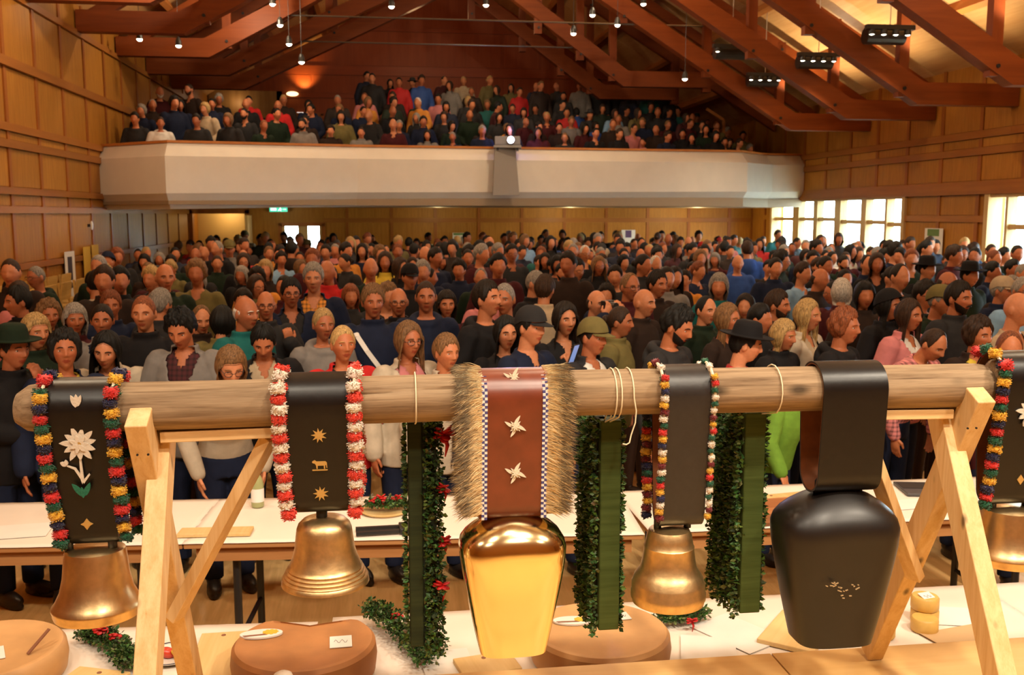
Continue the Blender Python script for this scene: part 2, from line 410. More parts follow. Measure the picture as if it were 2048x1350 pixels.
# --- windows
def window(name, wv, posts, transoms):
    y0, y1, z0, z1 = wv
    o = struct(empty(name, (XR, (y0+y1)/2, z0)))
    def put(n, *a):
        b = boxo(n, *a); b.parent = o; b.location -= o.location; return b
    put('window_frame', XR-.07, XR+.20, y0-.06, y0+.06, z0, z1, FRAMEW); put('window_frame', XR-.07, XR+.20, y1-.06, y1+.06, z0, z1, FRAMEW)
    put('window_frame', XR-.03, XR+.20, y0, y1, z1-.06, z1+.02, FRAMEW); put('window_sill', XR-.16, XR+.20, y0-.1, y1+.1, z0-.05, z0+.03, FRAMEW)
    for y, t in posts: put('mullion', XR-.02, XR+.16, y-t/2, y+t/2, z0, z1-.06, FRAMEW)
    for ya, yb, z in transoms: put('transom', XR+.02, XR+.14, ya, yb, z-.045, z+.045, FRAMEW)
    es = [y0]+[p[0] for p in posts]+[y1]
    for a, b in zip(es[:-1], es[1:]): put('pane', XR+.075, XR+.083, a+.02, b-.02, z0+.03, z1-.05, GLASS)
    return o
def wy(px): return atX(px, 450, XR).y
window('window_1', W1, [(wy(p), abs(wy(p-w_/2)-wy(p+w_/2))*.8) for p, w_ in ((1592, 15), (1631, 10), (1675, 15), (1727, 13), (1772, 6))],
       [(18.75, wy(1772), 2.03), (wy(1772), wy(1675), 2.07), (wy(1675), 25.5, 2.12)])
window('window_2', W2, [(15.45, .07), (14.2, .12), (12.8, .07), (11.4, .12)], [(9.5, 15.45, 2.03)])
struct(boxo('ground_outside', XR+.3, 70, -20, 70, -.3, -.2, plain('pale_gravel', (.42, .42, .40), .9, noise=.2, nscale=2)))
# --- back wall below the balcony, with the doors
wb = struct(empty('wall_back', (2.8, YB, 0)))
def bput(n, *a):
    b = boxo(n, *a); b.parent = wb; b.location -= wb.location; return b
D0 = (-5.05, -3.55, 2.28); D1 = (-2.72, -1.52, 1.95)
for x0, x1, z0, z1 in ((D0[1], D1[0], 0, 2.8), (D1[1], XR, 0, 2.8), (XL, D0[1], D0[2], 2.8), (D1[0], D1[1], D1[2], 2.8)):
    bput('wall_section', x0, x1, YB, YB+.2, z0, z1, PINE)
xb = [D1[1]+.12]+[-.9+1.21*k for k in range(0, 10)]+[XR]
for a, b in zip(xb[:-1], xb[1:]):
    for z0, z1 in ((.1, 1.0), (1.1, 2.02), (2.14, 2.75)):
        bput('panel', a+.045, b-.045, YB-.014, YB, z0+.012, z1-.012, PINE)
    bput('stile', b-.04, b+.04, YB-.032, YB, 0, 2.8, PINE_V)
for z0, z1 in ((2.02, 2.14), (1.0, 1.1)): bput('rail', D1[1], XR, YB-.036, YB, z0, z1, PINE_X)
# lit corridor behind the open doorway
co = struct(empty('wall_corridor', (-4.3, YB+1.4, 0)))
for n, a in (('wall_section', (-5.5, -3.0, YB+1.4, YB+1.5, 0, 2.6)), ('wall_section', (-5.5, -5.45, YB+.2, YB+1.4, 0, 2.6)), ('wall_section', (-3.0, -2.95, YB+.2, YB+1.4, 0, 2.6)), ('ceiling_section', (-5.5, -2.95, YB+.2, YB+1.5, 2.6, 2.65))):
    b = boxo(n, *a, plain('corridor_paint', (.55, .36, .12), .6)); b.parent = co; b.location -= co.location
lamp('corridor_lamp', 'POINT', (-4.2, YB+.9, 2.35), 25, (1, .75, .4), .1)
d0 = struct(empty('door_1', (-4.3, YB, 0)))
for a in ((-5.09, -4.98, YB-.05, YB+.2, 0, 2.36), (-3.62, -3.50, YB-.05, YB+.2, 0, 2.36), (-5.09, -3.50, YB-.05, YB+.2, 2.26, 2.38)):
    b = boxo('door_frame', *a, PINE_V); b.parent = d0; b.location -= d0.location
b = boxo('door_leaf', -3.49, -3.43, YB-.95, YB-.04, .02, 2.22, FRAMEW); b.parent = d0; b.location -= d0.location
h = boxo('door_handle', -3.56, -3.49, YB-.90, YB-.78, 1.02, 1.05, STEEL); h.parent = b; h.location -= d0.location+b.location
d1 = struct(empty('door_2', (-2.1, YB, 0)))
def dput(n, *a, par=None):
    b = boxo(n, *a); b.parent = par or d1; b.location -= d1.location; return b
for a in ((-2.74, -2.64, YB-.05, YB+.2, 0, 2.0), (-1.58, -1.48, YB-.05, YB+.2, 0, 2.0), (-2.74, -1.48, YB-.05, YB+.2, 1.92, 2.02)): dput('door_frame', *a, PINE_V)
for x0, x1 in ((-2.64, -2.15), (-2.03, -1.58)):
    dput('door_stile', x0, x0+.07, YB, YB+.05, .02, 1.92, FRAMEW); dput('door_stile', x1-.07, x1, YB, YB+.05, .02, 1.92, FRAMEW)
    dput('door_rail', x0, x1, YB, YB+.05, .02, .3, FRAMEW); dput('pane', x0+.06, x1-.06, YB+.02, YB+.028, .3, 1.92, GLASS)
dput('door_post', -2.15, -2.03, YB-.01, YB+.06, 0, 1.92, FRAMEW); dput('notice', -2.5, -2.33, YB+.008, YB+.016, 1.50, 1.60, GREY)
# balcony floor, fascia
bal = struct(empty('balcony', (2.8, 20, 2.4)))
KX = [(-5.1, 18.82, 2.323, 3.493), (-3.72, 17.83, 2.337, 3.507), (-.42, 19.55, 2.398, 3.577), (8.37, 21.51, 2.479, 3.668), (9.58, 22.96, 2.507, 3.697), (10.7, 23.58, 2.54, 3.731)]
def inward(i, d):
    # offset a kink away from the audience hall
    a = Vector(KX[max(i-1, 0)][:2]); b = Vector(KX[i][:2]); c = Vector(KX[min(i+1, 5)][:2])
    t = ((b-a).normalized() if i else Vector((0, 0)))+((c-b).normalized() if i < 5 else Vector((0, 0))); t.normalize()
    n = Vector((-t.y, t.x))
    if i in (0, 5): n = Vector((0, 1/max(n.y, .3)))
    return b+n*d
for i in range(5):
    a0, a1 = KX[i], KX[i+1]
    prof = [(0.22, 0.0), (0.0, .235), (0.0, .79), (.21, 1.0)]      # depth behind the front plane, share of height
    for (da, ha), (db, hb) in zip(prof[:-1], prof[1:]):
        m = MB(); P = []
        for (k, j) in ((a0, i), (a1, i+1)):
            H = k[3]-k[2]
            for d, h in ((da, ha), (db, hb), (db+.07, hb), (da+.07, ha)):
                q = inward(j, d); P.append((q.x, q.y, k[2]+H*h))
        m.add(P, [(0, 1, 5, 4), (1, 2, 6, 5), (2, 3, 7, 6), (3, 0, 4, 7), (0, 3, 2, 1), (4, 5, 6, 7)])
        o = m.build('fascia_panel', WHITEP); o.parent = bal; o.matrix_parent_inverse = Matrix.Translation(-bal.location)
    m = MB(); P = []
    for (k, j) in ((a0, i), (a1, i+1)):
        for d, h in ((.17, -.005), (.17, .04), (.42, .04), (.42, -.005)):
            q = inward(j, d); P.append((q.x, q.y, k[3]+h))
    m.add(P, [(0, 1, 5, 4), (1, 2, 6, 5), (2, 3, 7, 6), (3, 0, 4, 7), (0, 3, 2, 1), (4, 5, 6, 7)])
    o = m.build('rail_cap', RAILW); o.parent = bal; o.matrix_parent_inverse = Matrix.Translation(-bal.location)
m = MB(); n = 6
q = [inward(i, .1) for i in range(6)]
poly = [(p.x, p.y) for p in q]+[(XR, YBK), (XL, YBK)]
m.prism(poly, 2.42, 2.62)
o = m.build('slab', plain('balcony_soffit', (.33, .22, .12), .7)); o.parent = bal; o.matrix_parent_inverse = Matrix.Translation(-bal.location)
STEPW = wood('tier_wood', (.12, .045, .014), (.18, .07, .02), 'X', .5, 1, .05)
for k in range(1, 7):
    m = MB(); d = .95+.85*(k-1)
    m.prism([(p[0], p[1]+d) for p in KX]+[(XR-.02, YBK-.01), (XL+.02, YBK-.01)], 2.62+.24*(k-1), 2.62+.24*k)
    o = m.build('tier', STEPW); o.parent = bal; o.matrix_parent_inverse = Matrix.Translation(-bal.location)
for k in range(0, 5):
    m = MB(); d = .50+.85*k; z = 2.62+.24*k
    m.prism([(p[0], p[1]+d) for p in KX]+[(p[0], p[1]+d+.30) for p in KX[::-1]], z+.60, z+.64)
    for i in range(5):
        a, b = KX[i], KX[i+1]; x = (a[0]+b[0])/2; y = (a[1]+b[1])/2+d
        m.bb(x-.03, x+.03, y+.08, y+.22, z, z+.60)
    o = m.build('bench', STEPW); o['kind'] = 'stuff'; o.parent = bal; o.matrix_parent_inverse = Matrix.Translation(-bal.location)
# back wall of the balcony with its window and doorway
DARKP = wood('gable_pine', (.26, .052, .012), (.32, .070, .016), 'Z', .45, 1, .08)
wg = struct(empty('wall_gable', (2.8, YBK, 2.6)))
def gput(n, *a):
    b = boxo(n, *a); b.parent = wg; b.location -= wg.location; return b
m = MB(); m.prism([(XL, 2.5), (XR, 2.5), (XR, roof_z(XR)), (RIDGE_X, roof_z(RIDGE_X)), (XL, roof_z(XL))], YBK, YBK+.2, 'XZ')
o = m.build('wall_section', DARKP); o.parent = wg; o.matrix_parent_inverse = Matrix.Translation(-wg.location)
for k in range(13):
    x = -4.5+1.22*k
    for z0, z1 in ((2.7, 5.9), (6.08, 6.62), (6.95, 8.0), (8.15, 9.1)):
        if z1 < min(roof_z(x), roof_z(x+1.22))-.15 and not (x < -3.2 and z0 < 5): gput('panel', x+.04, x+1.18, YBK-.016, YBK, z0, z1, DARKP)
for z0, z1 in ((5.92, 6.06), (6.64, 6.92), (8.02, 8.12)):
    xm = (z0-5.8)/SLOPE
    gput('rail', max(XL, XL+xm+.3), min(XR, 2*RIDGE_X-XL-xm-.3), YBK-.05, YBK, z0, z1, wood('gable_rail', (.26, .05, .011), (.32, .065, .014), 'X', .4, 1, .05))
gw = struct(empty('window_3', (-4.3, YBK-1.2, 4.0)))
def gwput(n, *a, par=None):
    b = boxo(n, *a); b.parent = gw; b.location -= gw.location; return b
PALE = wood('side_room_wood', (.22, .11, .03), (.3, .16, .05), 'Z', .5, 1, .05)
gwput('wall_section', -5.09, -3.9, YBK-1.25, YBK-1.15, 2.6, 6.3, PALE); 
gwput('window_frame', -5.05, -2.9, YBK-1.3, YBK-1.2, 5.15, 5.95, PALE); gwput('window_frame', -3.05, -2.9, YBK-1.3, YBK-1.2, 2.6, 5.95, PALE)
for x0, x1 in ((-5.0, -4.4), (-4.36, -3.75), (-3.71, -3.06)):
    gwput('pane', x0, x1, YBK-1.29, YBK-1.28, 3.9, 5.14, plain('dark_glass', (.02, .03, .03), .05, 0, .3))
gd = struct(empty('door_3', (-2.2, YBK, 3.0)))
for n, a, mt in (('door_frame', (-2.68, -2.6, YBK-.05, YBK, 3.6, 5.42), PINE_V), ('door_frame', (-1.82, -1.74, YBK-.05, YBK, 3.6, 5.42), PINE_V), ('door_frame', (-2.68, -1.74, YBK-.05, YBK, 5.36, 5.44), PINE_V)):
    b = boxo(n, *a, mt); b.parent = gd; b.location -= gd.location
LITP = plain('lit_door_pane', (.8, .75, .7), .4, emit=(1, .92, .82), estr=1.1)
for a in ((-2.52, -2.30, YBK-.03, YBK-.01, 4.85, 5.30), (-1.95, -1.86, YBK-.03, YBK-.01, 4.9, 5.28), (-2.56, -2.36, YBK-.04, YBK-.01, 5.40, 5.46)):
    b = boxo('pane', *a, LITP); b.parent = gd; b.location -= gd.location
b = boxo('door_leaf', -2.60, -1.82, YBK-.02, YBK-.005, 3.6, 5.36, PALE); b.parent = gd; b.location -= gd.location
# dark side stair of the balcony, handrail
st = tag(empty('stair_handrail', (9.6, 25.6, 2.6), 0, 'sloping light wooden handrail at the dark end of the balcony', 'handrail'))
HW = wood('handrail_wood', (.42, .17, .05), (.5, .22, .07), 'X', .4, 1, .05)
P0 = atY(1413, 218, 25.5); P1 = atY(1447, 240, 25.5); P2 = atY(1447, 296, 25.5)
for nm, a, b in (('rail', P0, P1), ('post', P1, P2)):
    m = MB(); m.bar(a-st.location, b-st.location, .07, .07); m.build(nm, HW, st)
# stage enclosure behind the camera
struct(boxo('wall_stage', XL, XR, YST-.2, YST, .85, 10, PINE))
# --- roof
def roofpart(side):
    r = struct(empty('ceiling_right' if side > 0 else 'ceiling_left', (RIDGE_X, 14, roof_z(RIDGE_X))))
    x_e = XR+.3 if side > 0 else XL-.3
    ys = [YST, 0.45, 2.95, 5.45, 7.95, 10.45, 12.95, 15.4, 17.87, 20.4, 22.9, 25.4, 27.9, YBK+.2]
    nx = 6
    for a, b in zip(ys[:-1], ys[1:]):
        for k in range(nx):
            xa = RIDGE_X+(x_e-RIDGE_X)*k/nx; xc = RIDGE_X+(x_e-RIDGE_X)*(k+1)/nx
            xa2 = xa+(xc-xa)*.004; xc2 = xc-(xc-xa)*.004
            m = MB()
            vs = [(xa2, a+.006, roof_z(xa2)), (xc2, a+.006, roof_z(xc2)), (xc2, b-.006, roof_z(xc2)), (xa2, b-.006, roof_z(xa2))]
            vs = [Vector(v)-r.location for v in vs]; vs += [v+Vector((0, 0, .05)) for v in vs]
            m.add(vs, [(0, 1, 2, 3), (7, 6, 5, 4), (0, 4, 5, 1), (1, 5, 6, 2), (2, 6, 7, 3), (3, 7, 4, 0)])
            m.build('ceiling_panel', ROOFB, r)
    for k in range(nx+1):
        x = RIDGE_X+(x_e-RIDGE_X)*k/nx*.985+.0
        m = MB(); m.box((0, 0, 0), (.12, YBK-YST-.1, .20), (0, atan(SLOPE)*side, 0))
        o = m.build('purlin', PURL, r); o.location = (x-RIDGE_X, (YBK+YST)/2-14, roof_z(x)-roof_z(RIDGE_X)-.11)
    m = MB(); vs = []
    for y in (YST-.2, YBK+.3):
        for x, dz in ((RIDGE_X, .09), (x_e, .09), (x_e, .2), (RIDGE_X, .2)): vs.append(Vector((x, y, roof_z(x)+dz))-r.location)
    m.add(vs, [(0, 1, 2, 3), (7, 6, 5, 4), (0, 4, 5, 1), (1, 5, 6, 2), (2, 6, 7, 3), (3, 7, 4, 0)])
    m.build('roof_deck', PURL, r)
roofpart(1); roofpart(-1)
# upper right wall, from the panels to the roof
# --- trusses
BOLT = MB().tube([(0, 0, 0), (0, -.02, 0)], .03, 8).mesh('bolt')
def truss(Y, lk, rk, xr_end, zl, zr, label, rod=None):
    t = empty('roof_truss', (RIDGE_X, Y, zl), 0, label, 'roof truss', 'timber roof trusses')
    o0 = t.location
    D = .36
    def chord(pts, name, dep, yo, th):
        # one bent plank
        m = MB(); P = []
        n = len(pts)
        for i, (x, z) in enumerate(pts):
            if i in (0, n-1): off = Vector((0, dep))
            else:
                a = Vector(pts[i])-Vector(pts[i-1]); b = Vector(pts[i+1])-Vector(pts[i]); a.normalize(); b.normalize()
                nn = (Vector((-a.y, a.x))+Vector((-b.y, b.x))).normalized()
                off = nn*dep/max(nn.dot(Vector((-a.y, a.x))), .3)
                if off.y < 0: off = -off
            P.append(((x, z), (x+off.x, z+off.y)))
        vs = []
        for (a, b) in P:
            for q in (a, b):
                for yy in (yo-th/2, yo+th/2): vs.append((q[0]-o0.x, yy, q[1]-o0.z))
        fs = []
        for i in range(n-1):
            k = 4*i
            fs += [(k, k+4, k+5, k+1), (k+2, k+3, k+7, k+6), (k, k+2, k+6, k+4), (k+1, k+5, k+7, k+3)]
        fs += [(0, 1, 3, 2), (4*n-4, 4*n-2, 4*n-1, 4*n-3)]
        m.add(vs, fs); m.build(name, BEAM, t)
    # apex of the lower chord
    s1 = SLOPE*.97
    xa = RIDGE_X; za_l = zl+s1*(xa-lk); za_r = zr+s1*(rk-xa); za = (za_l+za_r)/2
    chord([(XL+.04, zl), (lk, zl), (xa, za)], 'lower_chord', D, 0, .24)
    chord([(xa, za), (rk, zr), (xr_end, zr)], 'lower_chord', D, 0, .24)
    for sd in (-1, 1):
        xe = XL+.1 if sd < 0 else XR-.1
        pts = [(RIDGE_X, roof_z(RIDGE_X)-.50), (xe, roof_z(xe)-.50)]
        chord(pts if sd > 0 else pts[::-1], 'rafter', .26, 0, .14)
    posts = [lk+.35, lk+(xa-lk)*.42, xa-.35, xa+.35, rk-(rk-xa)*.55, rk-(rk-xa)*.28, rk-.25]
    for x in posts:
        zb = (zl+s1*max(0, x-lk) if x < xa else zr+s1*max(0, rk-x))-.02
        zt = roof_z(x)-.26
        if zt-zb < .3: continue
        m = MB(); m.bb(x-o0.x-.085, x-o0.x+.085, -.075, .075, zb-o0.z, zt-o0.z); p = m.build('post', BEAM_V, t)
        for zz in (zb+.13, zt-.15):
            inst('bolt', BOLT, BLACKM, p, M((x-o0.x, -.12 if zz < zb+.2 else -.075, zz-o0.z)))
    if rod:
        m = MB(); xa_, xb_ = lk+.9, rk-.9
        m.tube([(xa_-o0.x, 0, rod-o0.z), (xb_-o0.x, 0, rod-o0.z)], .018, 8); m.build('tie_rod', STEEL, t)
    if xr_end < XR-.5:
        m = MB(); m.bb(xr_end-.1-o0.x, xr_end+.1-o0.x, -.075, .075, zr-o0.z-.1, roof_z(xr_end)-o0.z-.2); m.build('post', BEAM_V, t)
ORD = ['nearest the stage', 'second from the stage', 'third from the stage', 'just in front of the balcony']
for Y, lab in ((7.95, None), (10.45, None), (12.95, 'timber roof truss with knee beams, the nearest one in view'), (15.4, 'timber roof truss, second one counted from the stage'), (17.87, 'timber roof truss, third one counted from the stage'), (20.4, 'timber roof truss with steel tie rod just before the balcony front')):
    if lab is None: continue
    truss(Y, -3.3, 8.85, XR-.03, 5.33, 4.05, lab, 6.2 if Y > 20 else None)
truss(22.9, -3.3, 5.75, 7.8, 5.33, 5.24, 'timber roof truss with tie rod over the balcony front rows', 6.12)
truss(25.4, -3.3, 5.75, 7.8, 5.33, 5.24, 'timber roof truss over the middle of the balcony', None)
# --- lamps
BULB = plain('lamp_glow', (1, .9, .7), .3, emit=(1, .86, .62), estr=14)
HOUS = plain('lamp_housing', (.02, .018, .016), .4)
def track(x, y, z, nb, label):
    t = empty('track_light', (x, y, z), 0, label, 'ceiling light', 'four lamp track lights under the right roof slope' if nb == 4 else None)
    m = MB(); m.box((0, 0, .06), (.80, .10, .07)); m.build('bar', HOUS, t)
    m = MB(); m.tube([(0, 0, .09), (0, 0, roof_z(x)-z-.02)], .008, 6); m.build('cable', plain('pale_cable', (.6, .5, .38), .5), t)
    for k in range(nb):
        xx = -.3+.6*k/max(nb-1, 1)
        m = MB(); m.lathe([(.045, .05), (.055, -.02), (.05, -.055)], 12, (xx, 0, 0), cap0=True, cap1=False); s = m.build('lamp_head', HOUS, t)
        m = MB(); m.ell((xx, 0, -.035), (.042, .042, .03)); m.build('bulb', BULB, s)
    m = MB(); m.tube([(-.25, .32, -.02), (.4, .32, -.02)], .13, 14); m.build('driver_housing', plain('lamp_drum', (.05, .045, .04), .3, .6), t)
for i, (x, y, z) in enumerate([(8.0, 14.73, 5.10), (8.0, 17.25, 5.08), (8.0, 19.74, 5.07)]):
    track(x, y, z, 4, ['four lamp track light, the nearest of three below the right roof', 'four lamp track light, middle one of three below the right roof', 'four lamp track light, farthest of three below the right roof'][i])
track(7.0, 19.0, 5.5, 2, 'two lamp track light hanging above the end of the balcony')
track(8.2, 12.3, 5.45, 3, 'three lamp track light at the top corner of the picture')
SPOTS = [(195, 17), (279, 73), (357, 86), (560, 45), (578, 83), (603, 119), (545, 3), (783, 8), (972, 5), (1147, 62), (1185, 25), (1235, 45), (1370, 153), (1287, 3)]
SPL = ['above the panelled side wall', 'under the second knee beam by the side wall', 'under the third knee beam by the side wall', 'with a white cylinder body beside the dark rafters', 'between two lower rafters',
       'lowest of the row beside the balcony doorway', 'at the top edge by the rafters', 'at the top edge before the red gable wall', 'on a bracket at the top edge near the ridge', 'below a pale roof strip',
       'on a bracket above the twin spotlight', 'twin bulb one over the balcony middle', 'above the right balcony knee beam', 'at the top edge over the twin bulb one']
for (px, py), l in zip(SPOTS, SPL):
    p = atY(px, py, 19.6)
    t = empty('spotlight', p, 0, 'small ceiling spotlight '+l, 'spotlight', 'small spotlights among the trusses')
    m = MB(); m.lathe([(.03, .10), (.055, .04), (.06, -.05)], 12, cap0=True); hd = m.build('lamp_head', HOUS, t)
    m = MB(); m.ell((0, 0, -.045), (.055, .055, .045)); m.build('bulb', BULB, hd)
    m = MB(); m.tube([(0, 0, .1), (0, 0, max(.3, roof_z(p.x)-p.z-.05))], .005, 6); m.build('stem', HOUS, t)
# wall lamp on the gable
t = empty('wall_lamp', (-2.68, YBK-.1, 6.02), 0, 'glowing bowl wall lamp beside the balcony doorway', 'wall lamp')
m = MB(); m.ell((0, 0, 0), (.19, .12, .075)); m.build('shade', plain('lamp_bowl', (.9, .75, .5), .4, emit=(1, .8, .4), estr=2.2), t)
m = MB(); m.box((0, .06, .03), (.08, .08, .06)); m.build('bracket', HOUS, t)
lamp('wall_lamp_light', 'SPOT', (-2.3, YBK-.35, 6.15), 60, (1, .6, .22), .05, (-2.3, YBK+.05, 6.75), 100, .8)
lamp('balcony_lamp', 'POINT', (1.2, 27.5, 7.4), 70, (1, .55, .25), .2)
lamp('side_room_lamp', 'POINT', (-4.2, YBK-1.6, 5.6), 6, (1, .7, .4), .1)
# exit sign, projector, notices
t = empty('exit_sign', atY(557, 419, 26.4)+Vector((0, 0, -.06)), 0, 'lit green emergency exit sign hanging under the balcony', 'exit sign')
m = MB(); m.bb(-.23, .23, -.04, .04, 0, .13); m.build('box', plain('exit_green', (.0, .35, .22), .4, emit=(.02, .75, .5), estr=.9), t)
m = MB(); m.bb(-.20, -.05, -.046, -.04, .03, .10); m.ell((.05, -.044, .10), (.018, .005, .018)); m.bar((.05, -.044, .09), (.03, -.044, .055), .005, .03); m.bar((.03, -.044, .06), (.075, -.044, .02), .005, .022); m.bar((.03, -.044, .06), (-.01, -.044, .025), .005, .022); m.bar((.05, -.044, .085), (.09, -.044, .06), .005, .018)
m.bb(.12, .20, -.046, -.04, .055, .075)
m.build('pictogram', plain('exit_white', (.8, 1, .9), .4, emit=(.7, 1, .85), estr=1.2), t)
m = MB(); m.tube([(0, 0, .13), (0, 0, .2)], .012, 6); m.build('hanger', STEEL, t)
pj = empty('projector', (2.62, 19.98, 3.62), -.15, 'video projector shining from the balcony parapet', 'projector')
m = MB(); m.bb(-.26, .26, -.2, .25, .02, .2); m.build('case', plain('projector_case', (.25, .24, .26), .4), pj, bevel=.02)
m = MB(); m.tube([(.07, -.2, .12), (.07, -.25, .12)], .085, 16); m.build('lens_barrel', HOUS, pj)
m = MB(); m.ell((.07, -.25, .12), (.07, .025, .07)); m.build('lens', plain('projector_beam', (.6, .6, 1), .2, emit=(.75, .72, 1), estr=26), pj)
m = MB(); m.bb(-.28, .28, -.22, .28, -.03, .02); m.build('shelf', GREY, pj)
for sx in (-.2, .2):
    m = MB(); m.box((sx, 0, -.02), (.05, .3, .12)); m.build('bracket', BLACKM, pj)
lamp('projector_light', 'SPOT', (2.69, 19.6, 3.74), 220, (.45, .5, 1), .03, (1.6, 2, 3.2), 30, .3)
lamp('projector_spill', 'POINT', (2.9, 20.6, 4.0), 14, (.3, .35, 1), .05)
ban = MB(); ban.prism([(-.29, -.95), (.29, -.95), (.22, .02), (-.22, .02)], -.02, .02, 'XZ')
o = ban.build('projector_panel', plain('grey_cloth', (.30, .26, .22), .8), None); o.name = 'hanging_cloth'; o.location = (2.56, 19.93, 3.58); o.rotation_euler = (radians(-3), 0, .22)
tag(o, 'grey tapered cloth hanging on the balcony front below the projector', 'cloth')
def notice(name, mat, c, sx, sz, face, label, cat, group=None, mark=None):
    """face: 'y' sheet on the back wall, 'x-' on the right wall, 'x+' on the left wall"""
    if face == 'y': a = (-sx/2, sx/2, -.006, .0); mk = lambda u0, u1, v0, v1: (u0, u1, -.009, -.006)
    t = empty(name, c, 0 if face == 'y' else (pi/2 if face == 'x+' else -pi/2), label, cat, group)
    m = MB(); m.bb(-sx/2, sx/2, -.006, 0, -sz/2, sz/2); m.build('sheet', mat, t)
    for u0, u1, v0, v1, mm in (mark or []):
        m = MB(); m.bb(u0*sx, u1*sx, -.009, -.006, v0*sz, v1*sz); m.build('print', mm, t)
DKP = plain('dark_print', (.05, .035, .05), .6); VIO = plain('violet_print', (.10, .05, .14), .6); GRNP = plain('green_print', (.12, .22, .06), .6)
notice('notice', PAPER, (7.0, YB-.06, 1.62), .40, .36, 'y', 'white notice with a violet square on the back wall', 'notice', None, [(-.22, .22, -.1, .46, VIO)])
notice('notice', PAPER, (2.2, YB-.06, 1.56), .42, .34, 'y', 'white notice with green heading on the back wall', 'notice', None, [(-.45, .4, .32, .48, GRNP), (-.4, -.1, -.3, .2, GREY), (.05, .35, -.25, .2, GREY)])
notice('notice', YELLOWP, (9.75, YB-.06, 1.42), .24, .3, 'y', 'yellow sheet on the back wall near the windows', 'notice')
notice('poster', PAPER, (XR-.06, 17.55, 1.60), .62, .75, 'x-', 'pale poster on the pine wall between the two windows', 'poster', None, [(-.35, .3, .3, .48, GRNP), (-.3, .2, -.2, .1, GREY)])
notice('notice', YELLOWP, (XR-.06, 18.35, 1.40), .34, .42, 'x-', 'yellow sheet beside the pale poster', 'notice')
notice('notice', plain('lemon_paper', (.85, .75, .05), .6), (XR-.1, 19.3, 1.38), .3, .3, 'x-', 'lemon yellow sheet in the first window', 'notice')
notice('notice', YELLOWP, (XL+.07, 17.55, 1.38), .40, .62, 'x+', 'yellow sheet nearer the stage on the side wall', 'notice')
notice('notice', YELLOWP, (XL+.07, 18.05, 1.40), .40, .62, 'x+', 'yellow sheet farther from the stage on the side wall', 'notice')
notice('notice', PAPER, (XL+.07, 16.6, 1.22), .50, .85, 'x+', 'white sheet with a dark picture on the side wall', 'notice', None, [(-.25, .2, -.05, .40, DKP), (-.2, .15, -.2, -.1, DKP)])
t = empty('wall_light', (XL+.08, 17.9, 2.05), 0, 'small white lamp on the side wall at the balcony corner', 'wall lamp')
m = MB(); m.ell((0, 0, 0), (.025, .03, .08)); m.build('shade', plain('white_shade', (.8, .75, .65), .4), t)
m = MB(); m.box((-.04, 0, 0), (.06, .04, .05)); m.build('bracket', HOUS, t)
# stacked wooden chairs along the side wall
CH_W = wood('stack_chair_wood', (.52, .31, .085), (.62, .40, .13), 'X', .4, 1.5, .15)
def chair_meshes():
    d = {}
    d['seat'] = MB().box((0, 0, .45), (.42, .42, .025)).mesh('seat'); d['backrest'] = MB().box((0, .21, .72), (.42, .02, .24), (.12, 0, 0)).mesh('backrest')
    m = MB(); m.bar((-.19, -.19, 0), (-.19, -.19, .44), .03, .03); d['leg'] = m.mesh('leg')
    m = MB(); m.bar((-.19, .19, 0), (-.19, .24, .84), .03, .03); d['post'] = m.mesh('post')
    for me in d.values(): me.materials.append(CH_W)
    return d
CM = chair_meshes()
for s in range(11):
    yy = 9.5+.66*s
    for k in range(2):
        for c_ in range(2):
            t = empty('stacking_chair', (-4.74+.60*c_, yy, .002+.47*k), pi/2, ['lower', 'upper'][k]+' light wooden chair in the '+['first', 'second', 'third', 'fourth', 'fifth', 'sixth', 'seventh', 'eighth', 'ninth', 'tenth', 'eleventh'][s]+' stack from the stage, '+['against the side wall', 'on the hall side'][c_], 'chair', 'stacked chairs along the side wall')
            inst('seat', CM['seat'], CH_W, t); inst('backrest', CM['backrest'], CH_W, t)
            for sx in (1, -1):
                inst('leg', CM['leg'], CH_W, t, M((0, 0, 0), (0, 0, 0), (sx, 1, 1))); inst('leg', CM['post'], CH_W, t, M((0, 0, 0), (0, 0, 0), (sx, 1, 1)))
# ================================================================== THE BELL RACK ON THE STAGE
LY = 2.35; LZ = 1.80; LR = .058
STG = .85
LOGW = wood('weathered_log', (.17, .105, .056), (.36, .25, .148), 'X', .78, 8, .02, c3=(.075, .042, .02), knots=(9, .16), stretch=22)
FRESH = wood('fresh_spruce', (.70, .44, .19), (.82, .58, .30), 'Z', .55, 5, .05, c3=(.56, .32, .12), knots=(11, .13))
FRESHX = wood('fresh_spruce_x', (.70, .44, .19), (.82, .58, .30), 'X', .55, 5, .05, c3=(.50, .26, .09))
# log: lathe along X with a drying crack, knots and rounded ends
m = MB(); nr, ns = 96, 56
vs = []
x0, x1 = -.845, 1.615
for i in range(nr+1):
    u = i/nr; x = x0+(x1-x0)*u
    e = min(1, sin(min(1, min(u, 1-u)*42)*pi/2)**.5+.0)
    for k in range(ns):
        a = 2*pi*k/ns
        r = LR*(1+.02*sin(3*a+x*2.1)+.012*sin(5*a-x*4.7)+.010*sin(x*9+a))*(.62+.38*e)
        # crack along the camera side
        ca = radians(118)+.05*sin(x*7); d = abs((a-ca+pi) % (2*pi)-pi)
        if -.1 < x < .30: r -= .010*math.exp(-(d/.05)**2)
        ca = radians(152)+.04*sin(x*5)
        d = abs((a-ca+pi) % (2*pi)-pi)
        if x > .4: r -= .005*math.exp(-(d/.045)**2)
        vs.append((x, LY-r*sin(a), LZ+.003*sin(x*3)-r*cos(a)))
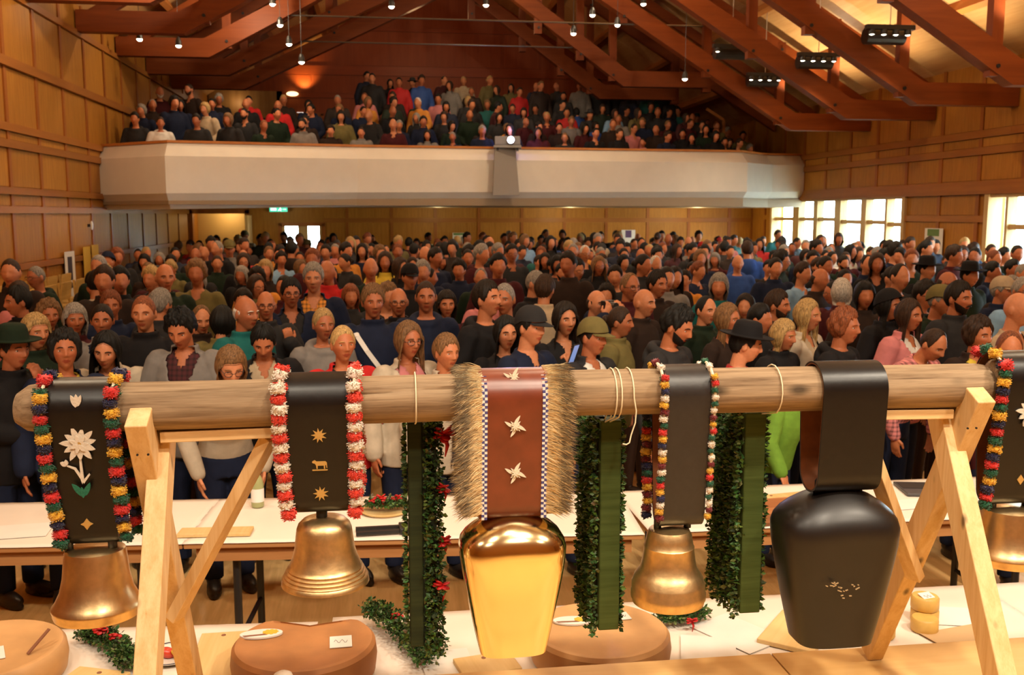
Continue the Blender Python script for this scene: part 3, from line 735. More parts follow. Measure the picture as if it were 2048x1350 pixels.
fs = [(i*ns+k, i*ns+(k+1) % ns, (i+1)*ns+(k+1) % ns, (i+1)*ns+k) for i in range(nr) for k in range(ns)]
fs += [tuple(range(ns))[::-1], tuple(nr*ns+k for k in range(ns))]
m.add([(v[0], v[1], v[2]) for v in vs], fs)
logo = m.build('log', LOGW, None, smooth=True)
tag(logo, 'weathered round log carrying the row of cowbells', 'log')
logo.data.set_sharp_from_angle(angle=radians(50))
# second log, only its beginning is in view
m = MB(); m.tube([(1.60, LY-.01, LZ+.012), (1.615, LY-.01, LZ+.012), (2.6, LY-.03, LZ+.02)], [.04, .056, .056], 40)
o = m.build('log', LOGW, None, smooth=True, angle=50); tag(o, 'short visible start of a second log behind the last bell strap', 'log')

def trestle(X0, zc, sgn, label):
    t = empty('trestle', (X0, LY, STG), 0, label, 'trestle', 'sawbuck trestles under the log')
    al = radians(27); w_, th = .070, .050
    zz = zc-STG
    def leg(nm, dirn, up, dx, dxf):
        top = Vector((dx, dirn*sin(al)*up, zz+cos(al)*up)); L = zz/cos(al)
        foot = Vector((dx+dxf, -dirn*sin(al)*L, 0.018))
        m = MB(); m.bar(foot, top, w_, th, up=(1, 0, 0)); o = m.build(nm, FRESH, t, bevel=.003); return o
    leg('leg', -1, .185, -.012*sgn, 0.0); leg('leg', 1, .175, .012*sgn, 0)
    m = MB(); m.bar((.02*sgn, 0.0, LZ-LR-.017-STG), (.30*sgn, 0.0, LZ-LR-.013-STG), .05, .026); m.build('top_rail', FRESHX, t, bevel=.002)
    m = MB(); m.bar((.27*sgn, .012, LZ-LR-.03-STG), (-.005*sgn, .155, zz-.42), .045, .03); m.build('brace', FRESH, t, bevel=.002)
    m = MB()
    for sx in (-.012, .012): m.tube([(sx-.006, -.083, zz+.075), (sx-.006, -.086, zz+.075)], .0028, 8)
    m.build('screw', BLACKM, t)['kind'] = 'stuff'
    return t
trestle(-.545, 1.625, 1, 'raw spruce sawbuck trestle between the edelweiss strap and the tasselled strap')
trestle(1.515, 1.625, -1, 'raw spruce sawbuck trestle to the side of the big black bell')

# ---------------------------------------------------------------- leather, brass, tassels
LEATH_B = plain('black_leather', (.0065, .0048, .004), .36, coat=.10, noise=.25, nscale=60, bump=.08, spec=.4)
LEATH_G = plain('grey_leather', (.020, .0165, .015), .40, coat=.15, noise=.2, nscale=60, bump=.1)
LEATH_R = plain('brown_leather', (.17, .034, .013), .36, coat=.3, noise=.2, nscale=25, bump=.08)
LEATH_IN = plain('leather_edge', (.20, .062, .018), .6, noise=.2, nscale=40)
BRONZE = plain('cast_bronze', (.74, .52, .25), .40, 1, noise=.22, nscale=45, bump=.18)
BRONZE2 = plain('polished_bronze', (.78, .56, .28), .34, 1, noise=.12, nscale=60, bump=.1)
GOLD = plain('polished_brass', (1.0, .82, .44), .14, 1, noise=.04, nscale=12)
LACQ = plain('black_lacquer', (.0085, .0055, .004), .42, 0, .10, noise=.35, nscale=14, bump=.05)
EMBROID = plain('white_embroidery', (.62, .53, .42), .8, bump=.4, nscale=200)
GOLDTH = plain('gold_emblem', (.70, .45, .14), .4, .6, bump=.3, nscale=150)
GREENTH = plain('green_embroidery', (.01, .12, .06), .8, bump=.4, nscale=200)
PALETTE = {'y': (.75, .42, .03), 'n': (.012, .010, .055), 'r': (.62, .02, .015), 'g': (.005, .085, .035), 'w': (.80, .70, .58), 'R': (.72, .045, .02), 'm': (.16, .006, .008)}
TUFT = tinted('wool_tuft', .85, .25, 90, .3, sheen=.3)
CORD = plain('white_cord', (.78, .66, .45), .8)

def tuft_mesh(seed, n=190):
    # a thick bundle of short wool ends
    r = random.Random(seed); m = MB(); m.lathe([(.01, -.78), (.62, -.72), (.84, -.35), (.80, .1), (.84, .42), (.6, .74), (.01, .78)], 14)
    for i in range(n):
        a = r.uniform(0, 2*pi); z = r.uniform(-.85, .85)
        d = Vector((cos(a), sin(a), r.uniform(-.35, .35))).normalized(); t = d.orthogonal().normalized(); t.rotate(Matrix.Rotation(r.uniform(0, 6.3), 3, d))
        L = r.uniform(.92, 1.12)*sqrt(max(.35, 1-.55*z*z)); w_ = .10
        b = Vector((0, 0, z)); p = b+d*L; q = b+d*.5
        m.add([q-t*w_, q+t*w_, p+t*w_*.7, p-t*w_*.7], [(0, 1, 2, 3)])
    return m.mesh('pompom', smooth=True, fix=False)
TUFTS = [tuft_mesh(i) for i in range(4)]
def leaf_outline(cx, cz, ang, L, wd, n=6, bend=0.0):
    """pointed petal outline in the XZ plane"""
    c, s = cos(ang), sin(ang); pts = []
    for k in range(n+1):
        u = k/n; h = wd*sin(pi*min(1, u*.92+.06))**.8*(1-.25*u)*.5
        pts.append((u*L, h, u))
    for k in range(n-1, 0, -1):
        u = k/n; h = wd*sin(pi*min(1, u*.92+.06))**.8*(1-.25*u)*.5
        pts.append((u*L, -h, u))
    out = []
    for x, y, u in pts:
        y += bend*L*u*u
        out.append((cx+x*c-y*s, cz+x*s+y*c))
    return out

class Strap:
    def __init__(s, x0, x1, zb, rb, mat, inner, label, name='cowbell', yc=LY, zl=LZ, rt=.064, seam=True):
        s.x0, s.x1, s.zb, s.rb, s.rt, s.yc, s.zl = x0, x1, zb, rb, rt, yc, zl
        s.t = empty(name, ((x0+x1)/2, yc, zb-.3), 0, label, 'cowbell', 'cowbells hanging from the log'); s.o = s.t.location.copy()
        P = s.path(40, 24)
        def band(off0, off1, nm, mt, inset):
            n = len(P); m = MB(); V = []
            for i, (y, z) in enumerate(P):
                a = Vector(P[(i+1) % n])-Vector(P[i-1]); nn = Vector((a.y, -a.x)).normalized()
                # outward
                cc = Vector((yc, (zl+zb)/2));
                if nn.dot(Vector((y, z))-Vector((yc, min(max(z, zb+rb), zl)))) < 0: nn = -nn
                for off in (off0, off1):
                    for x in (x0+inset, x1-inset): V.append((x-s.o.x, y+nn.x*off-s.o.y, z+nn.y*off-s.o.z))
            F = []
            for i in range(n):
                j = (i+1) % n; a, b = 4*i, 4*j
                F += [(a, a+1, b+1, b), (a+2, b+2, b+3, a+3), (a, b, b+2, a+2), (a+1, a+3, b+3, b+1)]
            m.add(V, F); return m.build(nm, mt, s.t, smooth=True, angle=40)
        s.strap = band(.002, .0065, 'strap', mat, 0)
        band(-.0005, .002, 'strap_lining', inner, .0005)
    def path(s, nt, nb):
        P = []
        zb = s.zb+s.rb
        for k in range(nt+1):
            a = pi*k/nt; P.append((s.yc-s.rt*cos(a), s.zl+s.rt*sin(a)))
        for k in range(1, 8): u = k/8; P.append((s.yc+s.rt+(s.rb-s.rt)*u, s.zl+(zb-s.zl)*u))
        for k in range(nb+1):
            a = pi*k/nb; P.append((s.yc+s.rb*cos(a), zb-s.rb*sin(a)))
        for k in range(1, 8): u = k/8; P.append((s.yc-s.rb+(s.rb-s.rt)*u, zb+(s.zl-zb)*u))
        return P
    def front(s, z):
        """y just proud of the front sheet at height z"""
        if z > s.zl:
            d = z-s.zl; return s.yc-sqrt(max(s.rt**2-d*d, 0))-.0066
        u = min(1, (s.zl-z)/(s.zl-s.zb-s.rb)); return s.yc-(s.rt+(s.rb-s.rt)*u)-.0066
    def emblem(s, name, polys, z, mat, x=None, label=None, th=.003):
        """flat outlines (local x,z) fixed to the front sheet"""
        xc = (s.x0+s.x1)/2 if x is None else x; m = MB(); y = s.front(z)
        for i, p in enumerate(polys): m.prism(p, y-th-.0004*i-s.o.y, y-.0004*i+.001-s.o.y, 'XZ')
        m.v = [(vx+xc-s.o.x, vy, vz+z-s.o.z) for vx, vy, vz in m.v]
        o = m.build(name, mat, s.t)
        if label: o['label'] = label
        return o
    def tassels(s, x, ztop, zbot, pitch, seq, size, front=True, seed=0, over=True, drift=0, name='tassel_band', label=None):
        """a row of wool pompoms along the strap edge"""
        r = random.Random(seed); g = bpy.data.objects.new(name, None); COL.objects.link(g); g.parent = s.t
        if label: g['label'] = label
        z = ztop; i = 0
        pts = []
        if over:
            for a in (35, 65, 95, 125): pts.append((s.yc-(s.rt+.012)*cos(radians(a)), s.zl+(s.rt+.012)*sin(radians(a)), 0))
            pts = pts[::-1]
        n = int((ztop-zbot)/pitch)
        for k in range(n):
            z = ztop-k*pitch; y = s.front(min(z, s.zl))
            if not front: y = 2*s.yc-y
            pts.append((y+(-.004 if front else .004), z, max(0, (s.zl-z))/(s.zl-zbot)))
        m = MB(); m.tube([(x+drift*u*u-s.o.x, y-s.o.y, z-s.o.z) for y, z, u in pts], .004, 6); m.build('cord', CORD, g)
        for i, (y, z, u) in enumerate(pts):
            c = seq[i % len(seq)]; q = size*(.84+.12*r.random())
            inst('pompom', TUFTS[r.randrange(4)], TUFT, g, Matrix.LocRotScale(Vector((x+drift*u*u+.002*r.uniform(-1, 1)-s.o.x, y-s.o.y, z-s.o.z)), Euler((r.uniform(-.4, .4), r.uniform(-.4, .4), r.uniform(0, 6))), Vector((q, q, q*.80))), PALETTE[c])
        return g
    def bell(s, prof, mat, x, y, ztop, n=64, sup=2.0, sx=1, sy=1, rot=0, thick=.004, clapper=True, name='bell_body', ridges=None, crown=.03, tilt=0):
        m = MB(); inner = [(max(r-thick, .001), z) for r, z in prof][::-1]
        m.lathe([(0.0005, prof[0][1]+.002)]+prof+inner+[(.0005, prof[0][1]-.004)], n, (0, 0, 0), sx, sy, sup=sup)
        o = m.build(name, mat, s.t, smooth=True, angle=38); o.location = Vector((x, y, ztop))-s.o; o.rotation_euler = (tilt, 0, rot)
        H = prof[-1][1]
        if clapper:
            m = MB(); m.tube([(0, 0, prof[0][1]-.01), (0, 0, H+.03)], .006, 8); m.ell((0, 0, H+.012), (.021, .021, .024)); c = m.build('clapper', STEEL, s.t, smooth=True); c.location = o.location; c.rotation_euler = (tilt, 0, rot)
        return o
    def staple(s, x, y, z0, zs, wd, mat, r=.007):
        m = MB(); m.tube([(-wd, 0, z0), (-wd, 0, zs-.012), (-wd*.85, 0, zs), (wd*.85, 0, zs), (wd, 0, zs-.012), (wd, 0, z0)], r, 8)
        o = m.build('staple', mat, s.t, smooth=True); o.location = Vector((x, y, 0))-s.o; return o

# bell 1: embroidered edelweiss ---------------------------------------------------------
s = Strap(-.762, -.628, 1.475, .030, LEATH_B, LEATH_IN, 'bronze cowbell on a black strap embroidered with a tall white edelweiss')
fl = []
for k in range(11):
    a = 2*pi*k/11+.2; fl.append(leaf_outline(.004*cos(a), .004*sin(a), a, .034+.006*(k % 2), .016))
for k in range(7):
    a = 2*pi*k/7; fl.append(leaf_outline(0, 0, a, .022, .011))
s.emblem('edelweiss', fl, 1.725, EMBROID)
s.emblem('flower_heart', [[(.006*cos(2*pi*k/10), .006*sin(2*pi*k/10)) for k in range(10)]], 1.725, GOLDTH, th=.0085)
s.emblem('stem', [[(-.002, -.030), (.002, -.030), (.006, -.085), (.002, -.095), (-.001, -.085)], [(.0, -.085), (-.014, -.060), (-.030, -.052), (-.030, -.049), (-.011, -.056), (.004, -.080)], [(.003, -.088), (.018, -.070), (.020, -.074), (.006, -.094)], leaf_outline(-.030, -.050, 2.6, .016, .012), leaf_outline(-.030, -.050, 1.7, .014, .010)], 1.725, EMBROID)
s.emblem('leaves', [leaf_outline(.004, -.125, 2.25, .040, .014), leaf_outline(.004, -.125, 1.15, .036, .014), leaf_outline(.004, -.128, 1.75, .026, .010)], 1.725, GREENTH)
s.emblem('bud', [leaf_outline(0, -.008, a, .030, .012) for a in (1.2, 1.57, 1.95)], 1.820, EMBROID)
s.emblem('blossom', [[(0, .014), (.010, 0), (0, -.014), (-.010, 0)], [(0, .008), (.014, 0), (0, -.008), (-.014, 0)]], 1.527, GOLDTH)
s.tassels(-.772, 1.835, 1.44, .0235, 'ynrg', .0195, True, 1, drift=.022, label='outer tassel band'); s.tassels(-.618, 1.845, 1.45, .0235, 'rnyg', .0195, True, 2, drift=.012)
s.tassels(-.618, 1.765, 1.45, .0235, 'gynr', .0195, False, 3, over=False, drift=.02)
s.staple(-.697, 2.335, 1.455, 1.492, .050, BLACKM, .011)
s.bell([(.060, 0), (.068, -.006), (.071, -.02), (.076, -.07), (.084, -.105), (.096, -.130), (.1035, -.140), (.104, -.146), (.101, -.152), (.1015, -.158), (.0985, -.166)], BRONZE2, -.692, 2.35, 1.458, tilt=-.03)
# bell 2: red and white tassels ----------------------------------------------------------
s = Strap(-.232, -.080, 1.530, .034, LEATH_B, LEATH_IN, 'ridged bronze cowbell on a black strap with red and white tassels')
def star(n, r0, r1, jit=0):
    return [((r0 if k % 2 == 0 else r1)*cos(pi*k/n+jit), (r0 if k % 2 == 0 else r1)*sin(pi*k/n+jit)) for k in range(2*n)]
for z in (1.728, 1.580):
    s.emblem('star_flower', [star(9, .0185, .0085, .3), star(7, .011, .005, .1)], z, GOLDTH, x=-.153)
s.emblem('cow_emblem', [[(-.0175, .008), (-.012, .011), (-.008, .0075), (.013, .0075), (.0165, .004), (.0172, -.009), (.0155, -.009), (.0145, -.001), (.0125, -.003), (.0122, -.011), (.0095, -.011), (.009, -.003), (-.005, -.003), (-.0055, -.011), (-.008, -.011), (-.009, -.002), (-.012, .0025), (-.0165, .0035), (-.0185, .006)], [(-.018, -.0125), (.018, -.0125), (.018, -.015), (-.018, -.015)]], 1.655, GOLDTH, x=-.153)
s.tassels(-.243, 1.845, 1.49, .0240, 'wR', .0215, True, 4, drift=.014); s.tassels(-.068, 1.845, 1.49, .0240, 'wR', .0215, True, 5, drift=-.003)
s.tassels(-.064, 1.755, 1.52, .0240, 'wR', .0205, False, 6, over=False)
m = MB(); m.tube([(-.155-s.o.x, 2.35-s.o.y, 1.475-s.o.z), (-.155-s.o.x, 2.35-s.o.y, 1.558-s.o.z)], .014, 10); m.tube([(-.215-s.o.x, 2.35-s.o.y, 1.556-s.o.z), (-.095-s.o.x, 2.35-s.o.y, 1.556-s.o.z)], .009, 8); m.build('staple', BLACKM, s.t, smooth=True)
pr = [(.030, .016), (.052, .011), (.063, .0), (.0675, -.012), (.070, -.03), (.0735, -.06), (.080, -.085), (.087, -.101)]
for k in range(4): z = -.106-.0085*k; q = .0895+.0045*k; pr += [(q, z), (q+.003, z-.003), (q, z-.0065)]
pr += [(.107, -.143), (.108, -.150)]
s.bell(pr, BRONZE, -.150, 2.35, 1.492)
m = MB(); m.tube([(-.150-s.o.x, 2.35-s.o.y, 1.42-s.o.z), (-.150-s.o.x, 2.35-s.o.y, 1.318-s.o.z)], .008, 8); m.ell((-.150-s.o.x, 2.35-s.o.y, 1.335-s.o.z), (.016, .016, .014))
m.build('clapper_ball', BRONZE, s.t, smooth=True)
s.emblem('crest', [[(.010*cos(2*pi*k/12), .012*sin(2*pi*k/12)) for k in range(12)]], 1.43, BRONZE, x=-.150).location.y = -.018
# bell 3: brown strap with fur, brass --------------------------------------------------
s = Strap(.232, .403, 1.495, .040, LEATH_R, LEATH_IN, 'large polished brass bell on a brown strap edged with fur')
def edel4(r):
    o = []
    for k in range(4): o.append(leaf_outline(0, 0, pi/2*k+1.5, r, r*.36, 8, bend=-.38))
    for k in range(4): o.append(leaf_outline(0, 0, pi/2*k+.75, r*.62, r*.17))
    for k in range(8): o.append(leaf_outline(0, 0, pi/4*k+.4, r*.42, r*.13))
    return o
WHITEL = plain('white_leather', (.72, .62, .47), .6)
for z, dx in ((1.737, .001), (1.617, .003)): s.emblem('edelweiss', edel4(.0275), z, WHITEL, x=.317+dx)
s.emblem('edelweiss', edel4(.026), 1.853, WHITEL, x=.317)
BLUEB = plain('blue_stitch', (.06, .06, .20), .7); WHB = plain('white_stitch', (.75, .68, .62), .7)
for x in (.243, .392):
    for cm, nm, ph in ((WHB, 'braid_white', 0), (BLUEB, 'braid_blue', 1)):
        m = MB(); z = 1.855
        k = 0
        while z > 1.50:
            for j in range(2):
                if (k+j) % 2 == ph:
                    y = s.front(z); m.box((x-.0035+.007*j-s.o.x, y-.001-s.o.y, z-s.o.z), (.0068, .003, .0066))
            z -= .0068; k += 1
        m.build(nm, cm, s.t)['kind'] = 'stuff'
FURM = tinted('fur', .8, .15, 50, 0, objcol=False, attr=True, sheen=.4)
def fur(side, xe, seed):
    r = random.Random(seed); m = MB()
    for i in range(8200):
        u = r.random(); front = r.random() < .72
        zt = 1.875-.36*u
        y = s.front(zt)-.001 if front else 2*s.yc-s.front(zt)+.001
        if r.random() < .10:   # over the top of the log
            a = radians(r.uniform(0, 180)); y = s.yc-(s.rt+.007)*cos(a); zt = s.zl+(s.rt+.007)*sin(a)
        x = xe+side*r.uniform(-.010, .030)
        L = r.uniform(.020, .052)
        d = Vector((side*r.uniform(.75, 1.15), r.uniform(-.7, .15) if front else r.uniform(-.1, .6), r.uniform(-.40, .28))).normalized()
        p0 = Vector((x, y, zt)); p1 = p0+d*L*.55; p2 = p0+d*L+Vector((0, 0, -.12*L))
        t = d.cross(Vector((0, 1, .3))).normalized()*.0009
        reach = (p2.x-xe)*side
        base = (.92, .74, .42) if r.random() < .75 else (.74, .48, .20)
        tip = base if reach < .034 or r.random() < .22 else (.04, .018, .008)
        n = len(m.v)
        m.v += [tuple(q-s.o) for q in (p0-t, p0+t, p1-t, p1+t, p2)]; m.f += [(n, n+1, n+3, n+2), (n+2, n+3, n+4)]
        mid = base if tip == base else tuple(.45*q+.55*w__ for q, w__ in zip(base, tip)); m.c += [base, base, mid, mid, tip]
    o = m.build('fur', FURM, s.t, fix=False); o['kind'] = 'stuff'
    P = s.path(30, 10)
    mm = MB(); V = []
    for (y, z) in P:
        n2 = Vector((y-s.yc, z-min(max(z, s.zb), s.zl))).normalized()
        for xx in (xe-side*.012, xe+side*.03): V.append((xx-s.o.x, y+n2.x*.004-s.o.y, z+n2.y*.004-s.o.z))
    n = len(P); mm.add(V, [(2*i, 2*((i+1) % n), 2*((i+1) % n)+1, 2*i+1) for i in range(n)])
    o = mm.build('pelt', plain('pelt', (.78, .58, .30), .9, noise=.3, nscale=60), s.t, smooth=True)
    sm = o.modifiers.new('thick', 'SOLIDIFY'); sm.thickness = .006
fur(-1, .232, 11); fur(1, .403, 12)
s.staple(.320, 2.35, 1.470, 1.520, .055, GOLD, .008)
def treichel(st, x, y, ztop, W, D, H, wb, db, mat, rot, nm='bell_body'):
    """forged bell: round dome, widest at the shoulder, narrowing to a flat-faced mouth"""
    n = 72; rows = []
    for u in [0, .012, .035, .07, .11, .155, .20, .25, .30, .36, .44, .54, .64, .74, .84, .93, .975, 1.0]:
        if u < .25:
            q = sin(pi/2*min(1, (u/.25)))**.62 if u > 0 else .02
            a, b = W/2*q, D/2*q
        else:
            v = (u-.25)/.75; a = W/2+(wb/2-W/2)*(v**1.25); b = D/2+(db/2-D/2)*(v**1.1)
        sup = 2.0+1.6*min(1, u/.35)
        rows.append((a, b, -H*u, sup))
    def ringset(off):
        V = []
        for a, b, z, sp in rows:
            for k in range(n):
                t = 2*pi*k/n; e = 2/sp; ct, stt = cos(t), sin(t)
                V.append((max(a-off, .0005)*math.copysign(abs(ct)**e, ct), max(b-off, .0005)*math.copysign(abs(stt)**e, stt), z-(off if z > -.01 else 0)))
        return V
    m = MB(); A = ringset(0); B = ringset(.004); R_ = len(rows)
    F = [(i*n+k, i*n+(k+1) % n, (i+1)*n+(k+1) % n, (i+1)*n+k) for i in range(R_-1) for k in range(n)]
    O = n*R_
    F += [(O+i*n+k, O+(i+1)*n+k, O+(i+1)*n+(k+1) % n, O+i*n+(k+1) % n) for i in range(R_-1) for k in range(n)]
    F += [((R_-1)*n+k, (R_-1)*n+(k+1) % n, O+(R_-1)*n+(k+1) % n, O+(R_-1)*n+k) for k in range(n)]
    F += [tuple(range(n))[::-1], tuple(O+k for k in range(n))]
    m.add(A+B, F); o = m.build(nm, mat, st.t, smooth=True, angle=50); o.location = Vector((x, y, ztop))-st.o; o.rotation_euler = (0, 0, rot)
    m = MB(); m.tube([(0, 0, -.05), (0, 0, -H*.86)], .008, 8); m.ell((0, 0, -H*.86), (.03, .03, .035)); c = m.build('clapper', STEEL, st.t, smooth=True); c.location = o.location
    return o
treichel(s, .320, 2.36, 1.508, .272, .20, .372, .172, .125, GOLD, .02)
# bell 4: narrow grey strap ------------------------------------------------------------
s = Strap(.697, .812, 1.455, .034, LEATH_G, LEATH_IN, 'stepped bronze cowbell on a narrow plain grey strap with thin tassels')
s.tassels(.690, 1.85, 1.45, .0175, 'ymwgrynw', .0125, True, 7); s.tassels(.819, 1.85, 1.45, .0175, 'wgwmyrg', .0105, True, 8)
s.tassels(.684, 1.76, 1.44, .0185, 'ymngrym', .0165, False, 9, over=False)
s.staple(.740, 2.35, 1.44, 1.478, .040, BLACKM, .010)
pr = [(.030, .018), (.052, .012), (.058, .0), (.060, -.012), (.0635, -.03), (.0655, -.032), (.065, -.04), (.069, -.07), (.074, -.090), (.082, -.102), (.089, -.112), (.093, -.125), (.0955, -.130), (.0955, -.150), (.0975, -.154), (.0975, -.170), (.094, -.176), (.0935, -.182)]
s.bell(pr, BRONZE, .732, 2.35, 1.425)
# bell 5: plain black strap, big black bell --------------------------------------------
s = Strap(1.108, 1.282, 1.530, .050, LEATH_B, LEATH_IN, 'huge black lacquered bell on a wide plain black strap')
s.staple(1.193, 2.35, 1.50, 1.562, .058, BLACKM, .009)
treichel(s, 1.190, 2.36, 1.537, .325, .225, .425, .205, .150, LACQ, 0)
m = MB(); r = random.Random(5)
for cx, cz, k in ((1.135, 1.305, 6), (1.165, 1.290, 5), (1.178, 1.272, 3), (1.20, 1.296, 4)):
    for j in range(k):
        m.box((cx+r.uniform(-.014, .014)-s.o.x, 2.2485-s.o.y, cz+r.uniform(-.006, .006)-s.o.z), (r.uniform(.004, .012), .003, .0022), (0, r.uniform(-.5, .5), 0))
o = m.build('scuff_marks', plain('bare_metal', (.55, .42, .25), .4, .5), s.t); o['kind'] = 'stuff'
# bell 6: partly out of the picture ---------------------------------------------------
s = Strap(1.612, 1.76, 1.475, .030, LEATH_B, LEATH_IN, 'bronze cowbell cut off by the picture edge beside the second trestle', zl=LZ+.016, rt=.066)
s.tassels(1.598, 1.862, 1.45, .0225, 'rgyn', .0195, True, 10, drift=-.01)
s.tassels(1.585, 1.75, 1.45, .0225, 'nryg', .0185, False, 13, over=False, drift=-.015)
s.emblem('edelweiss', fl, 1.735, EMBROID); s.emblem('blossom', [[(0, .014), (.010, 0), (0, -.014), (-.010, 0)]], 1.545, GOLDTH)
s.staple(1.688, 2.35, 1.455, 1.49, .05, BLACKM, .011)
s.bell([(.060, 0), (.068, -.006), (.071, -.02), (.076, -.06), (.084, -.095), (.095, -.115), (.1025, -.125), (.103, -.131), (.1, -.137), (.1005, -.142), (.0975, -.150)], BRONZE2, 1.688, 2.35, 1.458)

# ---------------------------------------------------------------- green garlands hanging from the log
LEAFM = tinted('box_leaves', .55, .2, 60, 0, objcol=False, attr=True)
BANDG = wood('green_band', (.038, .060, .012), (.062, .092, .022), 'X', .6, 6, .05, stretch=20)
BANDD = wood('dark_green_band', (.015, .022, .008), (.028, .038, .012), 'X', .7, 6, .05, stretch=20)
REDP = plain('red_ribbon', (.55, .012, .012), .45, noise=.3, nscale=60)
def foliage(n, area, seed, size=.013, dark=.5):
    """n small pointed leaves in the box area(r)->point; each leaf is a folded pair of quads"""
    r = random.Random(seed); m = MB()
    for i in range(n):
        p, out = area(r); d = Vector((r.gauss(0, .6), r.gauss(0, .6), r.gauss(0, .6)))+out; d.normalize()
        t = d.cross(Vector((r.gauss(0, 1), r.gauss(0, 1), r.gauss(0, 1)))).normalized(); nn = d.cross(t)
        L = size*r.uniform(.7, 1.3); w_ = L*.34
        g = r.random(); c = (.030+.085*g*g, .060+.12*g, .014+.02*g) if r.random() > .14 else (.17, .22, .07)
        c = tuple(q*(1-dark*(r.random()**2)) for q in c)
        m.add([p, p+d*L*.5+t*w_+nn*.1*L, p+d*L, p+d*L*.5-t*w_+nn*.1*L], [(0, 1, 2), (0, 2, 3)], c)
    return m
def garland(x, w_, zt, zb, side, seed, band, yy, label, strx, loose=None):
    t = empty('garland', (x, yy, zb), 0, label, 'garland', 'green garlands hanging from the log'); o0 = t.location.copy()
    m = MB(); m.bb(-w_/2, w_/2, -.025, .03, 0, zt-zb); m.build('wrapped_post', band, t, bevel=.004)
    dp = .20
    def area(r):
        q = r.random()
        if q < .74:
            return Vector((side*(w_/2+r.uniform(0, .016)), r.uniform(-.03, dp if side < 0 else .03), r.uniform(-.02, zt-zb))), Vector((side*1.1, -.2, .2))
        if q < .88: return Vector((-side*(w_/2+.002), r.uniform(-.02, .03), r.uniform(0, zt-zb))), Vector((-side*1.2, 0, .1))
        return Vector((r.uniform(-w_/2, w_/2), .034, r.uniform(0, zt-zb))), Vector((0, 1, .1))
    m2 = MB()
    if side < 0: m2.bb(-w_/2-.004, -w_/2+.02, .0, dp, 0, zt-zb)
    else: m2.bb(w_/2-.01, w_/2+.036, -.02, .05, 0, zt-zb)
    m2.build('moss_core', plain('moss_core', (.012, .018, .006), .9, noise=.4, nscale=80), t)
    fo = foliage(3400, area, seed, .015)
    if side > 0:
        r2 = random.Random(seed+5)
        f2 = foliage(2200, lambda r: (Vector((w_/2+.004+r.uniform(0, .046), r.uniform(-.035, .05), r.uniform(-.03, zt-zb))), Vector((.4, -1, .1))), seed+1, .016)
        fo.v_off = len(fo.v); n = len(fo.v); fo.v += f2.v; fo.f += [tuple(i+n for i in q) for q in f2.f]; fo.c += f2.c
    o = fo.build('leaves', LEAFM, t, fix=False); o['kind'] = 'stuff'
    for sx in strx:
        m = MB(); P = [(sx-x, LY-(LR+.006)*cos(radians(a))-yy, LZ+(LR+.006)*sin(radians(a))-zb) for a in range(-60, 241, 20)]
        P += [(sx-x+.002, .0, zt-zb-.01)]; P = [(sx-x+.001, -.02, zt-zb-.005)]+P
        m.tube(P, .0018, 6); m.build('string', CORD, t, smooth=True)
    return t
g1 = garland(.078, .036, 1.725, 1.125, 1, 21, BANDD, 2.44, 'green garland post with red flowers, behind the tasselled bell', [.078])
g2 = garland(.590, .056, 1.715, 1.140, -1, 22, BANDG, 2.44, 'green garland post with an olive face next to the brass bell', [.572, .585])
g3 = garland(.985, .058, 1.725, 1.165, -1, 23, BANDG, 2.44, 'green garland post with an olive face beside the big black bell', [1.0])
m = MB(); P = [(.615, LY-(LR+.006)*cos(radians(a)), LZ+(LR+.006)*sin(radians(a))) for a in range(120, -1, -20)]
P += [(.622, 2.29, 1.765), (.620, 2.29, 1.735), (.610, 2.29, 1.705), (.606, 2.29, 1.685), (.598, 2.288, 1.681), (.588, 2.288, 1.683)]
m.tube([(p[0]-.59, p[1]-2.44, p[2]-1.14) for p in P], .0018, 6); m.build('loose_string', CORD, g2, smooth=True)
def rosette(parent, loc, size, seed, mat=REDP, name='red_bow'):
    r = random.Random(seed); m = MB()
    for i in range(9):
        a = r.uniform(0, 6.28); e = r.uniform(-.6, .9)
        d = Vector((cos(a)*cos(e), -abs(sin(a))*.7*cos(e)-.2, sin(e))).normalized()
        m.ell(Vector(loc)+d*size*.55, (size*.42, size*.16, size*.55), d.to_track_quat('Z', 'Y').to_matrix(), 8, 5)
    m.tube([Vector(loc), Vector(loc)+Vector((size*.3, -.005, -size*.9)), Vector(loc)+Vector((size*.1, -.005, -size*1.9))], [size*.22, size*.2, size*.05], 6)
    return m.build(name, mat, parent, smooth=True)
for i, (dx, z, q) in enumerate(((.074, .565, .030), (.072, .425, .020), (.070, .285, .022), (.064, .165, .024))): rosette(g1, (dx, -.02, z), q, 30+i)

